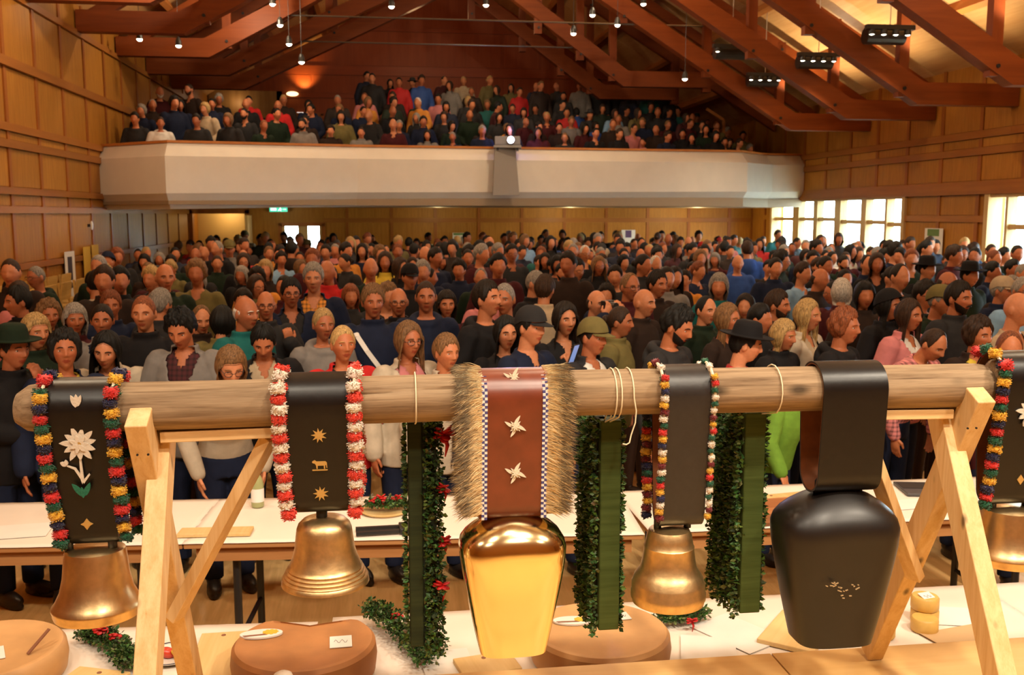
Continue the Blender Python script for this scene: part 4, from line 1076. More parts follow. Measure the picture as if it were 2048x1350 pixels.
# ---------------------------------------------------------------- tables
CLOTH = plain('paper_table_cover', (.80, .70, .60), .75, noise=.04, nscale=5, bump=.05)
TABW = wood('table_edge', (.40, .17, .055), (.50, .24, .09), 'X', .5, 1.2, .05)
def table(name, c, L, D, rz, label, h=.735):
    t = empty(name, (c[0], c[1], 0), rz, label, 'table', 'long tables with white paper covers')
    m = MB(); m.box((0, 0, h-.0125), (L, D, .025)); m.build('tabletop', TABW, t, bevel=.004)
    for sy in (-1, 1):
        m = MB(); m.box((0, sy*(D/2-.04), h-.06), (L-.1, .025, .07)); m.build('apron', TABW, t)
    for sx in (-1, 1):
        for sy in (-1, 1):
            m = MB(); m.tube([(sx*(L/2-.22), sy*(D/2-.09), .005), (sx*(L/2-.22), sy*(D/2-.09), h-.03)], .019, 10); m.build('leg', BLACKM, t)
        m = MB(); m.tube([(sx*(L/2-.22), -(D/2-.09), .22), (sx*(L/2-.22), D/2-.09, .22)], .013, 8); m.build('stretcher', BLACKM, t)
    cm = MB(); r = random.Random(int(abs(c[0])*100)); nx, ny = 60, 14
    V = [(-L/2-.006+(L+.012)*i/nx, -D/2-.006+(D+.012)*j/ny, h+.0022+.0012*r.random()) for j in range(ny+1) for i in range(nx+1)]
    F = [(j*(nx+1)+i, j*(nx+1)+i+1, (j+1)*(nx+1)+i+1, (j+1)*(nx+1)+i) for j in range(ny) for i in range(nx)]
    cm.add(V, F); o = cm.build('paper_cover', CLOTH, None, smooth=True); o.location = (c[0], c[1], 0); o.rotation_euler = (0, 0, rz)
    sm = o.modifiers.new('thick', 'SOLIDIFY'); sm.thickness = .002
    tag(o, 'white paper cover on the '+label, 'table cover', 'white paper table covers')
    return t
table('folding_table', (-1.38, 3.245), 2.2, .66, radians(-3.5), 'front row table with the whole cheese wheel')
table('folding_table', (1.10, 3.185), 2.6, .68, radians(-.6), 'front row table with the gold topped cheese wheel'.replace('gold topped', 'pale'))
table('folding_table', (3.553, 3.16), 2.3, .68, radians(-.6), 'front row table with the small round cheeses')
table('folding_table', (-1.98, 4.90), 2.15, .70, radians(-4.2), 'second row table behind the edelweiss strap')
table('folding_table', (.170, 4.742), 2.15, .70, radians(-4.2), 'second row table behind the brass bell')
table('folding_table', (2.36, 4.68), 2.2, .70, radians(.3), 'second row table behind the big black bell')
TT = .741
# cheese
CHEESE = plain('cheese_rind', (.46, .195, .062), .55, noise=.22, nscale=9, bump=.15)
CHEESE2 = plain('pale_cheese_rind', (.60, .33, .13), .55, noise=.15, nscale=9, bump=.12)
def wheel(c, r, h, mat, label, rz=0, notch=None):
    m = MB(); m.lathe([(.001, 0), (r-.012, 0), (r, .010), (r+.006, h*.5), (r+.001, h-.016), (r-.010, h-.004), (r-.024, h-.002), (r-.034, h-.007), (.001, h-.006)], 72)
    if notch:      # a wedge has been cut out: (from angle, to angle, distance of the inner corner from the centre)
        a0, a1, d = notch; am = (a0+a1)/2; A = Vector((d*cos(am), d*sin(am)))
        for i, (x, y, z) in enumerate(m.v):
            q = sqrt(x*x+y*y); a = math.atan2(y, x)
            if q < .01 or not a0-1e-6 <= a <= a1+1e-6: continue
            e = a0 if a < am else a1; B = Vector((r*cos(e), r*sin(e))); u = Vector((cos(a), sin(a))); w_ = B-A
            t = (A.x*w_.y-A.y*w_.x)/(u.x*w_.y-u.y*w_.x)
            if q > t: m.v[i] = (u.x*t, u.y*t, z)
    o = m.build('cheese', mat, None, smooth=True, loc=c, angle=35); o.rotation_euler = (0, 0, rz)
    return tag(o, label, 'cheese', 'cheese wheels on the front tables')
wheel((-.272, 3.10, TT), .232, .115, CHEESE, 'orange cheese wheel with a notch cut out behind, under the ridged bell', 0, (radians(42), radians(128), .115))
wheel((-1.30, 3.20, TT), .24, .105, CHEESE2, 'pale cheese wheel cut off by the picture edge below the edelweiss bell')
wheel((.72, 3.07, TT), .235, .110, CHEESE2, 'pale cheese wheel below the second garland')
YEL = plain('label_yellow', (.75, .48, .04), .6); BRN = plain('label_print', (.25, .10, .05), .6)
def oval_label(c, rz, label, tilt=.0):
    t = empty('oval_label', c, rz, label, 'label'); t.rotation_euler = (tilt, 0, rz)
    m = MB(); m.prism([(.070*cos(2*pi*k/40), .034*sin(2*pi*k/40)) for k in range(40)], 0, .006); m.build('plaque', PAPER, t)
    m = MB()
    for k in range(9):
        a = 2*pi*k/9; m.prism([(.030+.020*cos(a)+.007*cos(2*pi*j/8), .004+.014*sin(a)+.006*sin(2*pi*j/8)) for j in range(8)], .006, .0075)
    m.prism([(.030+.018*cos(2*pi*j/12), .004+.012*sin(2*pi*j/12)) for j in range(12)], .006, .0078)
    m.build('yellow_flower', YEL, t)
    m = MB(); m.prism([(-.060+.001*k*8, -.012+.0004*k) for k in range(10)]+[(.02-.001*k*8, -.016-.0006*k) for k in range(10)], .006, .0072)
    m.build('print_line', BRN, t)
    return t
oval_label((-.418, 3.165, TT+.1105), .05, 'white oval label with a yellow flower on the orange cheese', .0)
oval_label((.640, 3.14, TT+.1055), -.1, 'white oval label with a yellow flower behind the brass bell')
def card(c, sx, sy, rz, label, mat=PAPER, tilt=0, mark=True, cat='card', th=.002, name='card'):
    t = empty(name, c, rz, label, cat); t.rotation_euler = (tilt, 0, rz)
    m = MB(); m.bb(-sx/2, sx/2, -sy/2, sy/2, 0, th); m.build('sheet', mat, t)
    if mark:
        m = MB(); P = [(sx*(-.3+.06*k), sy*.15*sin(k*1.3), th+.0006) for k in range(11)]; m.tube(P, .0007, 4); m.build('handwriting', DKP, t)
    return t
card((-.152, 3.075, TT+.1105), .072, .085, .05, 'small white card on the orange cheese wheel')
card((.815, 3.16, TT+.1055), .06, .06, .1, 'small white card on the pale cheese below the second garland')
card((-1.30, 3.14, TT+.1005), .15, .10, .4, 'white card lying on the cut off pale cheese')
m = MB(); m.bar((0, 0, 0), (.05, .06, .055), .012, .004); o = m.build('cheese_probe', BRN, None, loc=(-1.15, 3.14, TT+.102)); tag(o, 'dark thin wedge standing on the cut off pale cheese', 'knife')
m = MB(); m.lathe([(.024, 0), (.028, .04), (.030, .052), (.026, .062), (.014, .069), (.001, .071)], 28, cap0=True); o = m.build('cup', plain('white_cup', (.78, .70, .60), .5), None, smooth=True, loc=(-.305, 2.745, STG+.0005)); tag(o, 'white round-topped cup at the stage edge before the orange cheese', 'cup')
BOARD = wood('cutting_board', (.62, .40, .15), (.74, .52, .24), 'Y', .5, 1.3, .05)
def board(c, sx, sy, rz, label, th=.018, name='cutting_board'):
    t = empty(name, c, rz, label, 'board'); m = MB(); m.bb(-sx/2, sx/2, -sy/2, sy/2, 0, th); m.build('plank', BOARD, t, bevel=.003)
    m = MB(); m.tube([(0, sy/2-.03, th-.001), (0, sy/2-.03, th+.0015)], .008, 12); m.build('hang_hole', BRN, t); return t
board((-.985, 3.02, TT), .19, .34, -.35, 'wooden board in front of the sprig with the red bow')
board((-.575, 3.22, TT), .16, .40, .02, 'flat wooden board between the trestle and the orange cheese')
board((1.47, 3.16, TT), .20, .30, -.7, 'wooden board half behind the big black bell')
board((.33, 3.05, TT), .20, .14, .2, 'wooden board under the brass bell')
# plate with food
t = empty('plate', (-.735, 3.27, TT), 0, 'plate with a red and yellow snack behind the first trestle leg', 'plate')
m = MB(); m.lathe([(.001, .004), (.06, .004), (.085, .014), (.09, .018), (.085, .012), (.06, 0), (.001, 0)], 36); m.build('dish', plain('china', (.75, .7, .62), .25), t, smooth=True)
m = MB(); m.tube([(.088*cos(2*pi*k/40), .088*sin(2*pi*k/40), .0175) for k in range(41)], .0018, 6, cap=False); m.build('blue_rim', DKP, t)
for nm, lb, c, rr, mt in (('tomato_slice', 'red tomato piece on the plate behind the trestle', (-.745, 3.265, TT+.022), (.028, .022, .018), plain('tomato', (.55, .05, .02), .3)), ('cheese_cube', 'yellow cheese piece on the plate behind the trestle', (-.70, 3.255, TT+.020), (.035, .02, .014), YEL)):
    m = MB(); m.ell((0, 0, 0), rr, (0, .5, .4)); o = m.build(nm, mt, None, smooth=True, loc=c); tag(o, lb, 'food')
# fir sprigs with bows
NEED = tinted('fir_needles', .6, .2, 60, 0, objcol=False, attr=True)
def sprig(pts, n, seed, label, spread=.03, bow=None, size=.016):
    c = Vector(pts[0]); t = empty('fir_sprig', c, 0, label, 'fir sprig')
    P = [Vector(p)-c for p in pts]; m = MB(); m.tube(P, .004, 6); m.build('stem', BRN, t)
    def area(r):
        u = r.random()*(len(P)-1); i = min(int(u), len(P)-2); b = P[i].lerp(P[i+1], u-i); d = (P[i+1]-P[i]).normalized()
        off = Vector((r.gauss(0, 1), r.gauss(0, 1), abs(r.gauss(0, .7)))); off = off.normalized()*spread*r.random()**.6
        off.z = abs(off.z)
        return b+off, d*.7+off.normalized()*.7
    r = random.Random(seed); mm = foliage(n, area, seed, size, .6)
    o = mm.build('needles', NEED, t, fix=False); o['kind'] = 'stuff'
    if bow:
        for i, (bx, by, bz, q) in enumerate(bow): rosette(t, Vector((bx, by, bz))-c, q, seed+i)
    return t
sprig([(-1.07, 3.46, TT+.02), (-.99, 3.40, TT+.03), (-.90, 3.28, TT+.03), (-.84, 3.17, TT+.02)], 2300, 41, 'fir sprig with a red bow beside the cut off cheese', .045, [(-.985, 3.38, TT+.075, .032), (-.93, 3.33, TT+.07, .024)])
sprig([(-.06, 3.46, TT+.05), (.0, 3.38, TT+.05), (.07, 3.24, TT+.035), (.13, 3.08, TT+.02)], 2100, 42, 'fir sprig with a red bow behind the orange cheese', .05, [(.035, 3.36, TT+.075, .026)])
sprig([(.06, 3.30, TT+.02), (.12, 3.24, TT+.03), (.18, 3.19, TT+.02)], 800, 45, 'short fir twig at the foot of the first garland', .035)
sprig([(.99, 3.30, TT+.02), (1.08, 3.30, TT+.025), (1.17, 3.33, TT+.02)], 1200, 43, 'fir sprig with a dark red bow below the stepped bell', .035, [(1.10, 3.24, TT+.04, .022)])
# papers, small round cheeses
card((1.26, 3.20, TT), .20, .28, .5, 'loose white sheet on the table beside the third garland', mark=False, cat='paper', name='paper_sheet')
card((1.10, 3.05, TT+.0035), .19, .26, -.3, 'loose white sheet on the table in front of the dark red bow', mark=False, cat='paper', name='paper_sheet')
card((2.16, 3.22, TT), .24, .17, -.25, 'loose white sheet by the small round cheeses', mark=False, cat='paper', name='paper_sheet', tilt=.0)
card((2.05, 3.05, TT+.0035), .26, .15, .2, 'folded brown wrapping paper in front of the small round cheeses', plain('kraft', (.55, .36, .18), .8), mark=False, cat='paper', name='wrapping_paper')
card((.20, 3.10, TT), .17, .2, .1, 'white sheet in front of the first garland', mark=False, cat='paper', name='paper_sheet')
for i, (x, y, z, q) in enumerate(((1.945, 3.13, TT, .048), (1.985, 3.20, TT+.052, .05), (1.77, 3.10, TT, .04))):
    m = MB(); m.lathe([(.001, 0), (q-.004, 0), (q, .006), (q, .044), (q-.005, .05), (.001, .05)], 32)
    o = m.build('small_cheese', plain('small_cheese_rind', (.66, .40, .10), .5, noise=.15, nscale=20), None, smooth=True, loc=(x, y, z), angle=40)
    tag(o, ['lower small yellow cheese behind the second trestle', 'small yellow cheese with a white card on top behind the second trestle', 'small yellow cheese next to the mouth of the black bell'][i], 'cheese', 'small round cheeses')
m = MB(); m.lathe([(.001, 0), (.045, 0), (.05, .006), (.05, .046), (.045, .052), (.001, .052)], 28); o = m.build('small_cheese', plain('small_cheese_rind', (.66, .40, .10), .5), None, smooth=True, loc=(1.99, 3.205, TT), angle=40); tag(o, 'bottom cheese of the small stack behind the second trestle', 'cheese', 'small round cheeses')
card((1.985, 3.185, TT+.103), .05, .05, .2, 'white card on the small stacked cheeses', tilt=.25)
# things on the second row of tables
t = empty('bottle', (-.655, 5.0, TT), 0, 'pale bottle with a white label behind the red tassels', 'bottle')
m = MB(); m.lathe([(.001, 0), (.030, 0), (.033, .008), (.033, .12), (.026, .15), (.013, .175), (.013, .2), (.001, .2)], 24); m.build('glass_body', plain('bottle_glass', (.35, .36, .16), .15, coat=.3), t, smooth=True)
m = MB(); m.lathe([(.0337, .03), (.0337, .10)], 24); m.build('paper_label', PAPER, t, smooth=True); m = MB(); m.lathe([(.001, .222), (.0145, .222), (.0145, .195), (.001, .195)], 16); m.build('cap', YEL, t)
board((-.80, 4.585, TT), .34, .10, -.06, 'narrow wooden board behind the trestle brace')
t = empty('platter', (.0, 4.84, TT), 0, 'wooden platter with a fir and red ribbon wreath behind the tasselled strap', 'platter')
m = MB(); m.lathe([(.001, 0), (.12, 0), (.135, .014), (.13, .016), (.115, .008), (.001, .008)], 32); m.build('dish', BOARD, t, smooth=True)
sprig([(-.09, 4.84, TT+.03), (0, 4.80, TT+.04), (.10, 4.83, TT+.03)], 700, 46, 'fir wreath with red ribbon lying on the wooden platter', .045, [(-.02, 4.80, TT+.08, .03), (.06, 4.82, TT+.07, .03), (-.06, 4.82, TT+.07, .025)], .02)
t = empty('knife_case', (.0, 4.50, TT), .05, 'black two pronged holder lying on the table beside the first garland', 'holder')
for sy in (-.035, .035):
    m = MB(); m.bar((-.14, sy, .012), (.07, sy*.9, .012), .022, .016); m.build('prong', BLACKM, t)
m = MB(); m.box((.095, 0, .015), (.06, .11, .03)); m.build('grip', BLACKM, t, bevel=.006)
card((-1.75, 4.75, TT), .30, .21, .1, 'white sheet at the end of the second row table', mark=False, cat='paper', name='paper_sheet')
t = empty('wooden_crate', (1.93, 4.47, TT), .1, 'low reddish wooden box beside the big black bell', 'box')
RB = wood('red_box_wood', (.33, .13, .05), (.42, .18, .07), 'X', .5, 1, .05)
for a in ((-.18, .18, -.12, .12, 0, .015), (-.18, .18, -.12, -.105, 0, .06), (-.18, .18, .105, .12, 0, .06), (-.18, -.165, -.12, .12, 0, .06), (.165, .18, -.12, .12, 0, .06)):
    m = MB(); m.bb(*a); m.build('side_board', RB, t)
board((2.05, 4.72, TT), .42, .16, .15, 'brown board behind the big black bell on the far table')
t = empty('laptop', (2.98, 4.80, TT), -.2, 'flat dark laptop on the far table by the second trestle', 'laptop')
m = MB(); m.bb(-.17, .17, -.12, .12, 0, .016); m.build('base', plain('dark_case', (.06, .055, .06), .4), t, bevel=.004)
m = MB(); m.bb(-.16, .16, -.02, .10, .016, .018); m.build('keyboard', BLACKM, t)
card((2.72, 4.58, TT), .21, .15, .1, 'white sheet in front of the dark laptop', mark=False, cat='paper', name='paper_sheet')
card((2.98, 4.58, TT), .12, .12, -.1, 'violet leaflet in front of the dark laptop', plain('violet_paper', (.25, .22, .45), .6), mark=False, cat='paper', name='leaflet')
# ================================================================== PEOPLE
def sstep(a, b, x):
    t = np.clip((x-a)/(b-a), 0, 1); return t*t*(3-2*t)
def head_surf(d, fem=0.0):
    d = np.asarray(d, float); x, y, z = d[:, 0], d[:, 1], d[:, 2]
    P = np.stack([.0735*x, .097*y, .120*z], 1)
    low = sstep(.01, -.115, P[:, 2])
    P[:, 0] *= 1-(.27+.05*fem)*low
    P[:, 1] *= np.where(y > 0, 1-.42*low, 1-.03*low)
    P[:, 0] *= 1+.05*sstep(0, .8, y)*sstep(-.2, .5, z)
    w_ = sstep(.12, .62, -y)
    X, Z = P[:, 0], P[:, 2]
    def g(cx, cz, sx, sz, a, sym=True):
        e = np.exp(-((np.abs(X)-cx)/sx)**2-((Z-cz)/sz)**2) if sym else np.exp(-((X-cx)/sx)**2-((Z-cz)/sz)**2)
        return a*e
    off = g(.028, .026, .024, .010, .0060-.003*fem)+g(.031, .004, .016, .011, -.0120)+g(.044, -.020, .022, .020, .0060)
    nz = np.clip((.018-Z)/.046, 0, 1); off += np.exp(-(X/.0105)**2)*np.where((Z < .020) & (Z > -.029), .004+.021*nz, 0)
    off += np.exp(-(X/.0115)**2)*np.where(Z <= -.029, .025*np.exp(-((Z+.029)/.0065)**2), 0)
    off += g(.0125, -.031, .0075, .0075, .0085)
    off += g(0, -.0555, .021, .0048, .0062, False)+g(0, -.0685, .018, .0052, .0068, False)+g(0, -.0620, .022, .0026, -.0045, False)
    off += g(0, -.097, .019, .015, .0085-.002*fem, False)+g(0, -.080, .02, .006, -.003, False)
    off += g(.022, -.045, .008, .018, -.0022)
    P[:, 1] -= off*w_
    return P
def head_grid(nu, nv, fem):
    D = [(0, 0, -1)]
    for j in range(1, nv):
        t = -pi/2+pi*j/nv
        for k in range(nu):
            a = 2*pi*k/nu-pi/2; D.append((cos(t)*cos(a), cos(t)*sin(a), sin(t)))
    D.append((0, 0, 1)); V = head_surf(np.array(D), fem); L = len(D)-1
    F = [(0, 1+(k+1) % nu, 1+k) for k in range(nu)]
    for j in range(nv-2):
        for k in range(nu): F.append((1+j*nu+k, 1+j*nu+(k+1) % nu, 1+(j+1)*nu+(k+1) % nu, 1+(j+1)*nu+k))
    F += [(1+(nv-2)*nu+k, 1+(nv-2)*nu+(k+1) % nu, L) for k in range(nu)]
    return V, F
HEADC = Vector((0, -.022, 1.635)); PIV = Vector((0, .012, 1.545)); HIP = Vector((0, 0, .95))
POSES = {   # lean (deg), arms: (elbow, wrist, hand direction, palm normal, curl) for +x and -x side
    'down': (2, ((.262, .035, 1.135), (.272, -.045, .90), (0, -.15, -1), (-1, 0, 0), .35), ((-.262, .035, 1.135), (-.272, -.045, .90), (0, -.15, -1), (1, 0, 0), .35)),
    'cross': (5, ((.262, -.035, 1.165), (.02, -.205, 1.155), (-1, -.02, .10), (0, 1, 0), .25), ((-.262, -.035, 1.165), (-.02, -.185, 1.115), (1, -.06, -.05), (0, 1, 0), .25)),
    'lean': (17, ((.275, -.09, 1.17), (.24, -.26, .98), (0, -.75, -.65), (0, .6, -.8), .2), ((-.275, -.09, 1.17), (-.24, -.26, .98), (0, -.75, -.65), (0, .6, -.8), .2)),
    'chin': (6, ((.235, -.13, 1.17), (.055, -.185, 1.44), (-.15, .12, 1), (-.2, 1, 0), .7), ((-.262, -.03, 1.16), (.06, -.17, 1.11), (1, 0, .05), (0, 1, 0), .3)),
    'photo': (3, ((.29, -.13, 1.27), (.105, -.245, 1.555), (-.45, -.05, .9), (-.2, 1, .1), .6), ((-.29, -.13, 1.27), (-.105, -.245, 1.555), (.45, -.05, .9), (.2, 1, .1), .6)),
    'bow': (30, ((.27, -.09, 1.17), (.20, -.25, .98), (-.1, -.5, -.85), (-1, 0, 0), .3), ((-.27, -.09, 1.17), (-.20, -.25, .98), (.1, -.5, -.85), (1, 0, 0), .3)),
    'sit': (8, ((.262, -.02, 1.14), (.16, -.24, 1.0), (-.5, -.8, 0), (0, 0, -1), .2), ((-.262, -.02, 1.14), (-.16, -.24, 1.0), (.5, -.8, 0), (0, 0, -1), .2)),
    'fist': (4, ((.27, -.08, 1.19), (.17, -.22, 1.37), (-.1, 0, 1), (-.3, 1, 0), 1.25), ((-.262, -.035, 1.15), (-.10, -.2, 1.02), (1, -.1, -.05), (0, 1, 0), .3)),
}
def lean_m(pose):
    if pose == 'sit': return Matrix.Translation((0, 0, -.24)) @ Matrix.Translation(HIP) @ Matrix.Rotation(radians(8), 4, 'X') @ Matrix.Translation(-HIP)
    return Matrix.Translation(HIP) @ Matrix.Rotation(radians(POSES[pose][0]), 4, 'X') @ Matrix.Translation(-HIP)
def head_m(pose, yaw, pitch):
    return lean_m(pose) @ Matrix.Translation(PIV) @ Matrix.Rotation(radians(yaw), 4, 'Z') @ Matrix.Rotation(radians(pitch-POSES[pose][0]*.75), 4, 'X') @ Matrix.Translation(HEADC-PIV)
def remesh(mb, voxel, dec=None, smooth=2, name='body'):
    me = mb.mesh('tmp', fix=False); o = bpy.data.objects.new('tmp', me); COL.objects.link(o)
    r = o.modifiers.new('r', 'REMESH'); r.mode = 'VOXEL'; r.voxel_size = voxel
    if smooth: q = o.modifiers.new('s', 'SMOOTH'); q.factor = .5; q.iterations = smooth
    if dec: q = o.modifiers.new('d', 'DECIMATE'); q.ratio = dec
    dg = bpy.context.evaluated_depsgraph_get(); me2 = bpy.data.meshes.new_from_object(o.evaluated_get(dg))
    bpy.data.objects.remove(o); bpy.data.meshes.remove(me); me2.name = name
    me2.polygons.foreach_set('use_smooth', [True]*len(me2.polygons)); return me2
def arm_solids(m, pose, off, sleeves=None, hands=True, fingers=True):
    Lm = lean_m(pose)
    for sgn, (el, wr, hd, pn, curl) in zip((1, -1), POSES[pose][1:]):
        sh = Vector((sgn*.172, .005, 1.405)); el = Vector(el); wr = Vector(wr)
        if sleeves is None:
            m.tube([Lm @ p for p in (sh, sh.lerp(el, .5), el, el.lerp(wr, .35), wr)], [.052, .046, .040, .041, .027], 12, dome=2)
        elif sleeves == 'short':
            m.tube([Lm @ p for p in (sh, sh.lerp(el, .72))], [.056+off, .056+off], 14, dome=2)
        else:
            m.tube([Lm @ p for p in (sh, sh.lerp(el, .5), el, el.lerp(wr, .5), el.lerp(wr, .96))], [.054+off, .050+off, .046+off, .042+off, .034+off], 14, dome=2)
        if hands:
            d = Vector(hd).normalized(); n = Vector(pn); n = (n-d*n.dot(d)).normalized(); l = d.cross(n)*sgn
            R3 = Lm.to_3x3(); mt = R3 @ Matrix((l, d, n)).transposed()
            m.ell(Lm @ (wr+d*.052), (.041, .054, .017), mt, 12, 8)
            if fingers:
                for i, L in enumerate((.068, .078, .072, .056)):
                    b = wr+d*.088+l*(-.030+.0205*i); c1 = curl*.8; c2 = curl*1.8
                    d1 = d*cos(c1)-n*sin(c1)*-1; d2 = d*cos(c2)-n*sin(c2)*-1
                    p1 = b+d1*L*.5; p2 = p1+d2*L*.5
                    m.tube([Lm @ q for q in (b-d*.02, p1, p2)], [.0098, .0092, .0080], 8, dome=1)
                b = wr+d*.022-l*.030
                m.tube([Lm @ q for q in (b, b+(d*.6-l*.75+n*.2).normalized()*.034, b+(d*.95-l*.45+n*.3).normalized()*.066)], [.013, .0115, .009], 8, dome=1)
def torso_rings(off, fem, z0, top=True):
    R_ = [(0, .005, .80, .160+.008*fem, .112), (0, .005, .90, .172+.008*fem, .120), (0, .0, 1.0, .158-.006*fem, .112), (0, -.003, 1.10, .150-.014*fem, .106-.006*fem), (0, -.006, 1.22, .164-.012*fem, .114+.008*fem), (0, 0, 1.32, .176-.014*fem, .110+.006*fem), (0, .008, 1.395, .172-.014*fem, .092), (0, .014, 1.445, .120, .072)]
    if top: R_ += [(0, .014, 1.478, .066, .058)]
    return [(a, b, c, rx+off, ry+off) for a, b, c, rx, ry in R_ if c >= z0]
def add_loft(m, rings, Lm, n=24):
    k = len(m.v); m.loft(rings, n); m.v[k:] = [tuple(Lm @ Vector(p)) for p in m.v[k:]]
_bm = {}
def body_mesh(pose, yaw, pitch, fem, near):
    key = ('b', pose, yaw, pitch, fem, near)
    if key in _bm: return _bm[key]
    m = MB(); Lm = lean_m(pose); Hm = head_m(pose, yaw, pitch)
    V, F = head_grid(72, 60, fem) if near == 1 else head_grid(32, 26, fem)
    m.add([Hm @ Vector(v) for v in V], F)
    R3 = Hm.to_3x3()
    for sx in (-1, 1):
        m.ell(Hm @ Vector((sx*.0755, .012, -.006)), (.0085, .019, .031), R3 @ Euler((.15, 0, sx*.35)).to_matrix(), 10, 8)
    nk = .052-.008*fem
    m.tube([Lm @ Vector((0, .020, 1.40)), Lm @ Vector((0, .014, 1.50)), Hm @ Vector((0, .022, -.065))], [nk+.018, nk, nk], 16, dome=2)
    add_loft(m, torso_rings(0, fem, 0.79), Lm)
    arm_solids(m, pose, 0, fingers=near == 1)
    for sx in (-1, 1):
        if pose == 'sit':
            m.tube([(sx*.085, .02, .70), (sx*.10, -.33, .60), (sx*.10, -.42, .32), (sx*.10, -.40, .085)], [.088, .062, .054, .038], 14, dome=2); m.ell((sx*.105, -.46, .046), (.043, .115, .046), None, 12, 8); continue
        m.tube([(sx*.085, .005, .90), (sx*.092, .0, .68), (sx*.095, -.005, .49), (sx*.098, .015, .30), (sx*.10, .02, .085)], [.088, .078, .056, .053, .038], 14, dome=2)
        m.ell((sx*.105, -.045, .046), (.043, .115, .046), None, 12, 8)
    me = remesh(m, {1: .0062, 0: .0125, 2: .018}[int(near)], {1: .30, 0: .28, 2: .18}[int(near)], 1)
    n = len(me.vertices); co = np.empty(n*3); me.vertices.foreach_get('co', co); co = co.reshape(-1, 3)
    Hi = np.array(Hm.inverted()); h = co @ Hi[:3, :3].T+Hi[:3, 3]
    col = np.ones((n, 4))
    fr = (h[:, 1] < -.03) & (np.abs(h[:, 2]) < .13)
    lip = fr & (np.abs(h[:, 0]) < .024*(1-((h[:, 2]+.062)/.013)**2).clip(0)) & (np.abs(h[:, 2]+.062) < .0125)
    col[lip, :3] = (.66, .34, .32)
    ck = fr*np.exp(-((np.abs(h[:, 0])-.042)/.02)**2-((h[:, 2]+.025)/.02)**2)*.14
    col[:, 1] *= 1-ck; col[:, 2] *= 1-ck
    leg = co[:, 2] < (.86 if pose != 'sit' else .74)
    hand = (np.abs(co[:, 0]) > .205) | ((co[:, 1] < -.19) & (pose != 'sit'))
    col[leg & ~hand, :3] = (.07, .08, .12); col[co[:, 2] < .10, :3] = (.03, .025, .02)
    at = me.color_attributes.new('tint', 'FLOAT_COLOR', 'POINT'); at.data.foreach_set('color', col.astype('f').ravel())
    _bm[key] = me; return me
def top_mesh(kind, pose, fem, near):
    key = ('t', kind, pose, fem, near)
    if key in _bm: return _bm[key]
    Lm = lean_m(pose); m = MB()
    off = {'sweater': .017, 'tshirt': .014, 'jacket': .034, 'coat': .034, 'inner': .012, 'hoodie': .028}[kind]
    vx = {1: .0105, 0: .017, 2: .024}[int(near)]
    add_loft(m, torso_rings(off, fem, .79, False)+[(0, .014, 1.468, .080+off*.5, .070+off*.4)], Lm, 28)
    if kind in ('jacket', 'coat'):
        add_loft(m, [(0, .012, 1.43, .098, .088), (0, .010, 1.475, .088, .082), (0, .004, 1.515, .086, .084)], Lm, 24)
    elif kind == 'hoodie':
        k = len(m.v)
        P = [(.098*cos(a), .016+.088*sin(a)+.02*max(0, sin(a)), 1.475+.03*sin(a)-.02) for a in [2*pi*q/20 for q in range(21)]]
        m.tube([Lm @ Vector(p) for p in P], .036, 12)
        m.ell(Lm @ Vector((0, .13, 1.40)), (.11, .05, .10))
    else:
        P = [(.072*cos(a), .012+.064*sin(a), 1.470+.012*sin(a)) for a in [2*pi*q/20 for q in range(21)]]
        m.tube([Lm @ Vector(p) for p in P], .015, 10)
    arm_solids(m, pose, off-.004, 'short' if kind == 'tshirt' else 'long', hands=False)
    me = remesh(m, vx, (.45 if near == 1 else .22), 2, kind if kind not in ('inner', 'sweater', 'coat') else {'inner': 'shirt', 'sweater': 'sweater', 'coat': 'coat'}[kind])
    Li = lean_m(pose).inverted()
    b = bmesh.new(); b.from_mesh(me); kill = []
    for f in b.faces:
        c = Li @ f.calc_center_median()
        neckhole = c.z > (1.46 if kind not in ('jacket', 'coat') else 1.475) and (c.x**2/.064**2+(c.y-.012)**2/.058**2) < 1
        openf = kind == 'jacket' and c.y < -.03 and c.z > .83 and abs(c.x) < .022+.085*max(0, (c.z-1.16)/.30)+.02*max(0, (1.0-c.z)/.2) and c.z > .85
        vneck = kind in ('inner', 'sweater', 'tshirt') and c.y < -.02 and abs(c.x) < .055*(c.z-1.375)/.1 and c.z > 1.375
        if neckhole or openf or vneck: kill.append(f)
    bmesh.ops.delete(b, geom=kill, context='FACES')
    if near == 1:
        r = bmesh.ops.solidify(b, geom=b.faces[:], thickness=.0035)
    b.to_mesh(me); b.free(); me.polygons.foreach_set('use_smooth', [True]*len(me.polygons))
    _bm[key] = me; return me
def trousers_mesh(fem):
    key = ('tr', fem)
    if key in _bm: return _bm[key]
    m = MB(); m.loft([(0, .005, .78, .165, .122), (0, .005, .90, .184, .134), (0, .003, .99, .172, .126), (0, 0, 1.02, .168, .12)], 24)
    for sx in (-1, 1): m.tube([(sx*.085, .005, .88), (sx*.093, 0, .68), (sx*.097, -.003, .49), (sx*.10, .012, .28), (sx*.102, .015, .09)], [.100, .092, .074, .068, .066], 14)
    _bm[key] = remesh(m, .013, .4, 2, 'trousers'); return _bm[key]
def shoe_mesh():
    if 'shoe' in _bm: return _bm['shoe']
    m = MB(); m.ell((0, -.045, .05), (.048, .125, .05), None, 16, 10); m.loft([(0, -.045, 0.002, .046, .128), (0, -.045, .022, .050, .132)], 20); m.tube([(0, .02, .06), (0, .02, .115)], [.048, .046], 14)
    _bm['shoe'] = remesh(m, .009, .4, 1, 'shoe'); return _bm['shoe']
